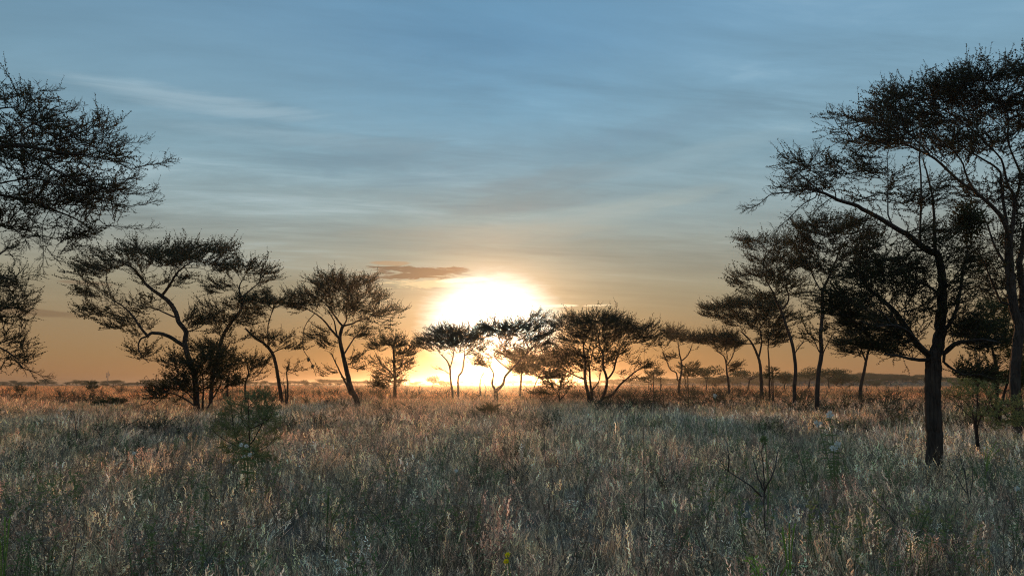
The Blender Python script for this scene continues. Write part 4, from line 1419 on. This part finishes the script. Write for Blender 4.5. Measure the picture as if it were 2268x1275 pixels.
# ------------------------------------------------------------------ grass
def blades(n, R, h, w, lean, curl, segs=4, seedheads=0.0, rng=RNG):
    """returns verts, faces, shade: n ribbons of grass"""
    V, Fc, S = [], [], []
    for i in range(n):
        a = rng.uniform(0, 6.283)
        r = R * math.sqrt(rng.random())
        bx, by = math.cos(a) * r, math.sin(a) * r
        hh = rng.uniform(*h)
        th = rng.uniform(0, 6.283)
        le = abs(rng.normal(0, lean))
        cu = rng.normal(0, 1) * curl
        ww = w * rng.uniform(.6, 1.4)
        wa = rng.uniform(0, 3.1416)
        wx, wy = math.cos(wa) * ww / 2, math.sin(wa) * ww / 2
        sh = float(np.clip(rng.normal(.5, .28), 0, 1.2))
        x, y, z = bx, by, 0.0
        ang = le
        n0 = len(V)
        sl = hh / segs
        for k in range(segs + 1):
            t = k / segs
            f = 1 - t * .85
            V.append((x - wx * f, y - wy * f, z))
            V.append((x + wx * f, y + wy * f, z))
            S += [sh, sh]
            x += math.cos(th) * math.sin(ang) * sl
            y += math.sin(th) * math.sin(ang) * sl
            z += math.cos(ang) * sl
            ang += abs(cu) * (0.5 + t)
            th += rng.normal(0, .25)
        for k in range(segs):
            b = n0 + 2 * k
            Fc.append((b, b + 1, b + 3, b + 2))
        if seedheads and rng.random() < seedheads:
            for q in range(7):
                n1 = len(V)
                tx, ty, tz = V[n1 - 1 - (q == 99)]if False else ((V[n0 + 2 * segs][0]), V[n0 + 2 * segs][1], V[n0 + 2 * segs][2])
                zz = tz - q * .022 * hh / .6
                dx, dy = rng.normal(0, .013), rng.normal(0, .013)
                s2 = .018
                V += [(tx, ty, zz - s2), (tx + dx + s2 * .4, ty + dy, zz), (tx + dx * 1.6, ty + dy * 1.6, zz + s2 * 1.4), (tx + dx - s2 * .4, ty + dy, zz)]
                S += [min(1.2, sh + .25)] * 4
                Fc.append((n1, n1 + 1, n1 + 2, n1 + 3))
    return V, Fc, S


def grass_obj(name, coll, parts):
    V, Fc, S = [], [], []
    for v, f, s in parts:
        o = len(V)
        V += v
        Fc += [tuple(i + o for i in q) for q in f]
        S += s
    me = bpy.data.meshes.new(name)
    me.from_pydata(V, [], Fc)
    me.materials.append(M_GRASS)
    a = me.attributes.new('shade', 'FLOAT', 'POINT')
    a.data.foreach_set('value', S)
    ob = bpy.data.objects.new(name, me)
    coll.objects.link(ob)
    return ob


def forb(n, h, leaf):
    V, Fc, S = [], [], []
    mb = MB()
    for _ in range(n):
        a = random.uniform(0, 6.28)
        p = Vector((random.gauss(0, .06), random.gauss(0, .06), 0))
        d = Vector((math.cos(a) * .3, math.sin(a) * .3, 1)).normalized()
        hh = h * random.uniform(.6, 1.2)
        pts = [p.copy()]
        for k in range(7):
            d = (d + Vector((random.gauss(0, .16), random.gauss(0, .16), .03))).normalized()
            p = p + d * hh / 7
            pts.append(p.copy())
            if k > 1:
                for _q in range(4):
                    ld = Vector((random.gauss(0, 1), random.gauss(0, 1), random.uniform(-.2, .9)))
                    mb.leaf(p, ld, (random.gauss(0, .4), random.gauss(0, .4), 1), leaf * random.uniform(.6, 1.4), leaf * random.uniform(.25, .45), 0, float(min(1.2, abs(random.gauss(.55, .3)))))
        mb.tube(pts, [.004 * (1 - .08 * i) for i in range(len(pts))], 3, 0, shade=.25)
    return [tuple(v) for v in mb.v], mb.f, mb.sh


def curls(n, R, h):
    """low mat of curled dry leaves"""
    return blades(n, R, (h * .5, h), .009, .9, .6, 5)


random.seed(5)
nearc = bpy.data.collections.new('near_grass')
kinds = []
for i in range(5):     # 0-4 fine dry tufts
    grass_obj('near_grass_%02d' % i, nearc, [blades(46, .17, (.25, .62), .0085, .42, .22, 4, .15), curls(22, .2, .35)])
for i in range(5, 9):   # 5-8 seed stalks
    grass_obj('near_grass_%02d' % i, nearc, [blades(12, .16, (.5, .82), .006, .22, .07, 4, .85), blades(30, .18, (.2, .45), .009, .5, .3, 4)])
for i in range(9, 13):  # 9-12 curly low mats
    grass_obj('near_grass_%02d' % i, nearc, [curls(60, .26, .42), blades(16, .22, (.3, .55), .008, .5, .3, 4)])
for i in range(13, 17):  # 13-16 small leaved weeds
    grass_obj('near_grass_%02d' % i, nearc, [forb(7, .5, .045), curls(20, .2, .3)])
NG = scatter_group('near_grass_scatter', nearc)
farc = bpy.data.collections.new('far_grass')
for i in range(5):
    grass_obj('far_grass_%02d' % i, farc, [blades(110, .75, (.25, .65), .013, .25, .12, 3, .15)])
FG = scatter_group('far_grass_scatter', farc)

PAL = np.array((1.86, 1.66, 1.52)) * np.array([(.38, .31, .215), (.44, .35, .22), (.32, .31, .23), (.28, .23, .18), (.39, .38, .33), (.36, .25, .19), (.25, .28, .18), (.19, .14, .115)])


def colour_field(x, y):
    n = len(x)
    g = sines(x, y, 31, .35, 3)          # patches of a few metres
    g2 = sines(x, y, 32, .10, 3)
    left = 1 / (1 + np.exp((x / np.maximum(y, 1) + .12) * 9))   # warmer straw to the left
    w = np.ones((n, len(PAL))) * .25
    w[:, 1] += 1.0 * left + .5 * (g > .5)
    w[:, 0] += .9
    w[:, 4] += 1.4 * (1 - left) * (g2 > -.3)
    w[:, 2] += .7
    w[:, 3] += .8 * (g < -.2)
    w[:, 5] += .5 * (g2 < -.3)
    w[:, 6] += .8 * (g2 > .35)
    w[:, 7] += 1.2 * (g < -.55)
    w /= w.sum(1, keepdims=True)
    c = w.cumsum(1)
    k = (RNG.random(n)[:, None] > c).sum(1).clip(0, len(PAL) - 1)
    col = PAL[k] * RNG.uniform(.7, 1.25, (n, 1))
    return col, g, g2


def wedge(n, y0, y1, power):
    u = RNG.random(n)
    y = (y0 ** power + u * (y1 ** power - y0 ** power)) ** (1 / power)
    x = RNG.uniform(-1, 1, n) * (y * .76 + 2.5)
    return x, y


def grass_field(name, n, y0, y1, power, group, cnt, s0, s1, picker=None):
    x, y = wedge(n, y0, y1, power)
    col, g, g2 = colour_field(x, y)
    far = np.clip((y - 34 + 14 * g2) / 60, 0, 1)[:, None]          # orange sun haze glow tinted into the grass colour beyond the near field
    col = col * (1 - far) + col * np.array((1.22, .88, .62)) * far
    hump = .80 + .26 * np.clip(g, -1, 1) + .30 * sines(x, y, 55, 1.6, 2)
    hump = np.clip(hump, .3, 1.5)
    s = RNG.uniform(s0, s1, n) * hump
    z = ground_h(x, y) - .02
    rot = np.stack([RNG.normal(0, .24, n), RNG.normal(0, .24, n), RNG.uniform(0, 6.283, n)], 1)
    idx = picker(n, g, g2) if picker else RNG.integers(0, cnt, n)
    sc = np.stack([s * RNG.uniform(.85, 1.3, n), s * RNG.uniform(.85, 1.3, n), s], 1)
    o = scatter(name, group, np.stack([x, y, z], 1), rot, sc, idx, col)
    return o


def pick_near(n, g, g2):
    r = RNG.random(n)
    a = np.where(r < .38, RNG.integers(0, 5, n), np.where(r < .58, RNG.integers(5, 9, n), np.where(r < .82, RNG.integers(9, 13, n), RNG.integers(13, 17, n))))
    return a


grass_field('grass', 12500, 4.2, 26, 1.5, NG, 17, .62, 1.15, pick_near)
grass_field('grass', 17000, 24, 75, 1.6, NG, 17, .8, 1.35, pick_near)
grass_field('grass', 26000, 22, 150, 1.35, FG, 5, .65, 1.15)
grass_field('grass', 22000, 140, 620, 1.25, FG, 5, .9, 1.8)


uc = bpy.data.collections.new('undergrowth_twigs')
for i in range(6):
    mb = MB()
    for q in range(7):
        a = random.uniform(0, 6.28)
        d = Vector((math.cos(a) * .55, math.sin(a) * .55, 1)).normalized()
        p = Vector((random.gauss(0, .06), random.gauss(0, .06), 0))
        pts = [p.copy()]
        hh = random.uniform(.5, 1.0)
        for k in range(6):
            d = (d + Vector((random.gauss(0, .2), random.gauss(0, .2), 0))).normalized()
            p = p + d * hh / 6
            pts.append(p.copy())
            if k > 0:
                for _ in range(2):
                    d2 = (d + Vector((random.gauss(0, .8), random.gauss(0, .8), .1))).normalized()
                    e = p + d2 * random.uniform(.1, .28)
                    mb.tube([p, e], [.005, .002], 3, 0)
                    for _q in range(3 if i < 4 else 0):
                        mb.leaf(p + (e - p) * random.random(), (random.gauss(0, 1), random.gauss(0, 1), random.gauss(.3, .6)), (random.gauss(0, 1), random.gauss(0, 1), 1), random.uniform(.03, .07), .03, 1, random.random())
        mb.tube(pts, [.010 - .0013 * z_ for z_ in range(7)], 4, 0)
    mb.obj('undergrowth_twigs_%d' % i, [M_TWIG, M_DENSELEAF], coll=uc)
UG = scatter_group('undergrowth_scatter', uc)
pts, rot, scl, ids = [], [], [], []
for _ in range(6000):
    y = random.uniform(14 ** .9, 150 ** .9) ** (1 / .9)
    x = random.uniform(-.8, .8) * y
    if sines(x, y, 71, .12, 3) + (.35 if x > 0 else -.1) < .35 and random.random() > .12:
        continue
    pts.append((x, y, gh(x, y)))
    rot.append((random.gauss(0, .12), random.gauss(0, .12), random.uniform(0, 6.28)))
    scl.append(random.uniform(.5, 1.15) * (.65 if y < 25 else 1.0 if y < 42 else random.choice((1.0, 1.1, 1.3, 1.9 if abs(x) > 0.02 * y else 1.2))))
    ids.append(random.randrange(6))
scatter('undergrowth', UG, pts, rot, scl, ids)


wdc = bpy.data.collections.new('weed_plants')
for i in range(6):
    mb = MB()
    tall = i in (1, 4)
    for q in range(4):
        a = random.uniform(0, 6.28)
        d = Vector((math.cos(a) * .35, math.sin(a) * .35, 1)).normalized()
        p = Vector((random.gauss(0, .04), random.gauss(0, .04), 0))
        pts = [p.copy()]
        hh = random.uniform(.45, .75) * (1.25 if tall else 1)
        for k in range(8):
            d = (d + Vector((random.gauss(0, .13), random.gauss(0, .13), .03))).normalized()
            p = p + d * hh / 8
            pts.append(p.copy())
            if k > 2:
                for _ in range(5):
                    mb.leaf(p + Vector((random.gauss(0, .01), random.gauss(0, .01), random.gauss(0, .02))), (random.gauss(0, 1), random.gauss(0, 1), random.uniform(-.1, .9)),
                            (random.gauss(0, .6), random.gauss(0, .6), 1), random.uniform(.03, .07), random.uniform(.012, .028), 0, random.random())
        mb.tube(pts, [.006 - .0005 * z_ for z_ in range(9)], 4, 0, shade=.15)
    mb.obj('weed_plants_%d' % i, [M_DRYWEED if i < 3 else M_GREENLEAF], coll=wdc)
WDG = scatter_group('weed_scatter', wdc)
pts, rot, scl, ids = [], [], [], []
for _ in range(2600):
    y = random.uniform(6.5 ** 1.2, 45 ** 1.2) ** (1 / 1.2)
    x = random.uniform(-.78, .78) * y
    f_ = sines(x, y, 77, .5, 3)
    if f_ < .15 and random.random() > .25:
        continue
    pts.append((x, y, gh(x, y)))
    rot.append((random.gauss(0, .15), random.gauss(0, .15), random.uniform(0, 6.28)))
    scl.append(random.uniform(.7, 1.15))
    ids.append(random.choice((0, 1, 2, 0, 1, 3, 4, 5)) if x < .15 * y else random.randrange(6))
scatter('weeds', WDG, pts, rot, scl, ids)


# ------------------------------------------------------------------ single plants in the foreground
def gpos(px, py, z=0.0):
    """ground point under the pixel"""
    v = (637.5 - py) / F
    d = Vector(((px - 1134) / F, math.cos(PITCH) - v * math.sin(PITCH), math.sin(PITCH) + v * math.cos(PITCH)))
    k = (z - CAMH) / d.z
    return Vector((d.x * k, d.y * k, 0))


def stick_plant(label, dist, lines, name='dead_shrub', cat='shrub', r=.007, mat=None, twigs=3, rr=None):
    ln0 = lines[0]
    b = P(ln0[0][0], ln0[0][1], dist)
    z0 = gh(b.x, dist)
    root = empty(name, (b.x, dist, z0))
    tag(root, label, cat)
    B = root.location.copy()
    for li, ln in enumerate(lines):
        mb = MB()
        pts = []
        for i, (x, y) in enumerate(ln):
            pts.append(P(x, y, dist + (random.uniform(-.2, .2) if i and li else 0)) - B)
        if li == 0:
            pts[0].z = min(pts[0].z, -.05)
        cp = catmull(pts, 4)
        for i in range(1, len(cp) - 1):
            cp[i] = cp[i] + Vector((random.gauss(0, .006), random.gauss(0, .01), 0))
        r0 = r * (1.0 if li == 0 else .65)
        mb.tube(cp, [r0 * (1 - .75 * i / (len(cp) - 1)) for i in range(len(cp))], 5, 0)
        for _ in range(twigs):
            i = random.randrange(len(cp) // 3, len(cp))
            d = (Vector((random.gauss(0, 1), random.gauss(0, .6), random.uniform(.2, 1.4)))).normalized()
            q = cp[i] + d * random.uniform(.06, .16)
            mb.tube([cp[i], cp[i] * .5 + q * .5 + Vector((.005, 0, .005)), q], [r0 * .35, r0 * .25, r0 * .12], 3, 0)
        mb.obj('stem' if li == 0 else 'branch', [mat or M_DEADWOOD], root)
    return root


stick_plant('bare dark shrub with a fan of upright twigs in the right foreground grass', 8.7,
            [[(1730, 1300), (1720, 1255), (1700, 1200), (1693, 1130), (1692, 1100)], [(1692, 1100), (1692, 1060), (1689, 1010), (1688, 985)], [(1693, 1088), (1710, 1050), (1722, 1000), (1726, 990)],
             [(1692, 1085), (1675, 1050), (1668, 1010)], [(1686, 1098), (1655, 1070), (1615, 1045), (1590, 1015)], [(1614, 1044), (1613, 1010), (1612, 985)]], r=.016)
stick_plant('single tall thin dark stalk right of the centre foreground', 9.8, [[(1432, 1240), (1428, 1120), (1426, 1000), (1424, 905)]], name='dry_stalk', cat='stalk', r=.007, twigs=2)
stick_plant('bushy dead weed with several brown stems at right of the thick trunk', 11.5,
            [[(2150, 1170), (2142, 1080), (2135, 1020)], [(2140, 1090), (2110, 1040), (2090, 1010)], [(2145, 1120), (2155, 1050), (2150, 1000)], [(2140, 1060), (2128, 1020), (2120, 985)], [(2146, 1130), (2100, 1090), (2085, 1060)]], r=.012, twigs=8)
stick_plant('arching dry brown stem sloping through the grass below the thick trunk', 9.8,
            [[(2010, 1260), (1995, 1180), (1960, 1130), (1930, 1100), (1905, 1070)], [(2010, 1240), (2040, 1170), (2070, 1100), (2095, 1050)]], r=.010, twigs=5)
stick_plant('thin dark stalk left of the sunlit gap in the mid grass', 12.5, [[(1128, 1090), (1124, 1040), (1120, 1000), (1118, 975)]], name='dry_stalk', cat='stalk', r=.006, twigs=3)
stick_plant('slanting dark twig in the lower left grass', 8.6, [[(372, 1265), (388, 1220), (398, 1180), (400, 1145)]], name='dry_stalk', cat='stalk', r=.009, twigs=3)
stick_plant('long thin dry stem leaning over the lower centre grass', 8.8, [[(865, 1215), (850, 1165), (812, 1120), (785, 1098)]], name='dry_stalk', cat='stalk', r=.006, twigs=1)
stick_plant('leaning dead twig at the far left of the mid grass', 22, [[(176, 945), (166, 925), (152, 905)]], name='dry_stalk', cat='stalk', r=.014, twigs=2)
stick_plant('dark upright weed stalk below the twin trunked acacia', 14, [[(1795, 1060), (1766, 1000), (1745, 960), (1740, 935)]], name='dry_stalk', cat='stalk', r=.007, twigs=3)
stick_plant('thin forked stalk standing below the broad crowned acacia', 13, [[(1208, 1010), (1206, 960), (1204, 930)], [(1206, 965), (1196, 945)]], name='dry_stalk', cat='stalk', r=.007, twigs=3)


def thistle(label, dist, base, heads, curl=True, petals=M_WHITE, pr=.03, name='thistle', cat='flower', stemmat=None):
    b = P(base[0], base[1], dist)
    root = empty(name, (b.x, dist, gh(b.x, dist)))
    tag(root, label, cat)
    B = root.location.copy()
    sm = stemmat or M_GREENLEAF
    for (hx, hy) in heads:
        tip = P(hx, hy, dist + random.uniform(-.1, .1)) - B
        mb = MB()
        mid = Vector((tip.x * .4 + random.gauss(0, .02), tip.y * .5, tip.z * .55))
        cp = catmull([Vector((0, 0, -.05)), mid, tip], 5)
        mb.tube(cp, [.013 - .0008 * i for i in range(len(cp))], 5, 0, shade=.9)
        if curl:
            for i in range(2, len(cp) - 1):
                for _ in range(2):
                    a = random.uniform(0, 6.28)
                    d = Vector((math.cos(a), math.sin(a) * .5, .3))
                    q = [cp[i] + d * t * .17 + Vector((0, 0, -.5 * t * t * .17)) for t in (0, .35, .7, 1)]
                    mb.tube(q, [.010, .012, .008, .003], 4, 0, shade=1.0)
        mb.obj('stem', [sm], root)
        hb = MB()
        for _ in range(60):
            d = Vector((random.gauss(0, 1), random.gauss(0, 1), random.gauss(.3, 1))).normalized()
            hb.leaf(tip + d * pr * .25, d, (random.gauss(0, 1), random.gauss(0, 1), 1), pr * random.uniform(.7, 1.2), pr * .4, 0, random.random())
        hb.obj('flower_head', [petals], root)
    return root


thistle('pale green thistle with white heads in the grass left of the thick trunk', 13.5, (1848, 1060), [(1838, 918), (1856, 985), (1846, 994), (1812, 938)], pr=.06)
thistle('white flowering weed at the foot of the spiny green shrub', 13.0, (548, 1090), [(534, 985), (546, 988), (541, 1012), (553, 1007)], pr=.036)
thistle('tiny white flower in the far grass right of centre', 20, (1585, 930), [(1583, 876)], False, pr=.05, name='wildflower')
thistle('small white flower in dark grass at left', 15, (298, 1050), [(297, 1004)], False, pr=.035, name='wildflower')
thistle('pale dandelion like head beside the right edge of the frame', 12.5, (2255, 1130), [(2253, 1082)], False, pr=.04, name='wildflower')
thistle('pale seed head above the bare dark shrub', 11, (1695, 1090), [(1693, 975)], False, pr=.06, petals=M_GREENLEAF, name='wildflower')
thistle('small cream flower near the middle of the grass', 13, (1012, 1090), [(1010, 1042)], False, pr=.03, name='wildflower')
thistle('bright yellow flower with two blooms at the bottom centre', 6.1, (1124, 1290), [(1124, 1228), (1121, 1243)], False, petals=M_YELLOW, pr=.022, name='yellow_flower')


def leafy_sprig(label, dist, base, w, h, n, mat, size):
    b = P(base[0], base[1], dist)
    root = empty('leafy_weed', (b.x, dist, gh(b.x, dist)))
    tag(root, label, 'weed')
    s = dist / F
    top = P(base[0], base[1] - h, dist).z - root.location.z
    for k in range(4):
        mb = MB()
        tip = Vector((random.uniform(-w, w) * s, random.uniform(-.15, .15), top * random.uniform(.75, 1)))
        cp = catmull([Vector((0, 0, -.03)), Vector((tip.x * .3, tip.y * .4, tip.z * .6)), tip], 5)
        mb.tube(cp, [.006] * len(cp), 4, 0, shade=.3)
        for _ in range(n):
            c = random.choice(cp[4:]) + Vector((random.gauss(0, .03), random.gauss(0, .03), random.gauss(0, .03)))
            mb.leaf(c, (random.gauss(0, 1), random.gauss(0, 1), random.gauss(.2, .6)), (random.gauss(0, .5), random.gauss(0, .8), 1), size * random.uniform(.6, 1.3), size * .5, 0, random.random())
        mb.obj('stem', [mat], root)


leafy_sprig('bright yellow green leafy weed at the bottom right of centre', 6.4, (1700, 1290), 40, 55, 16, M_LIME, .045)
leafy_sprig('single small bright green sprig above the leafy weed', 7.4, (1745, 1200), 8, 60, 4, M_LIME, .045)
leafy_sprig('yellow green leafy weed at the lower left edge', 7.0, (12, 1220), 18, 85, 7, M_LIME, .035)
leafy_sprig('green leaved weed left of the yellow flower in mid grass', 8.8, (725, 1130), 60, 60, 22, M_GREENLEAF, .045)
leafy_sprig('green weed patch left of the thick trunk base', 15.5, (1965, 1050), 45, 70, 30, M_GREENLEAF, .05)
leafy_sprig('yellow leaved weed right of the thick trunk', 15, (2180, 1060), 50, 90, 30, M_LIME, .035)

make_haze()
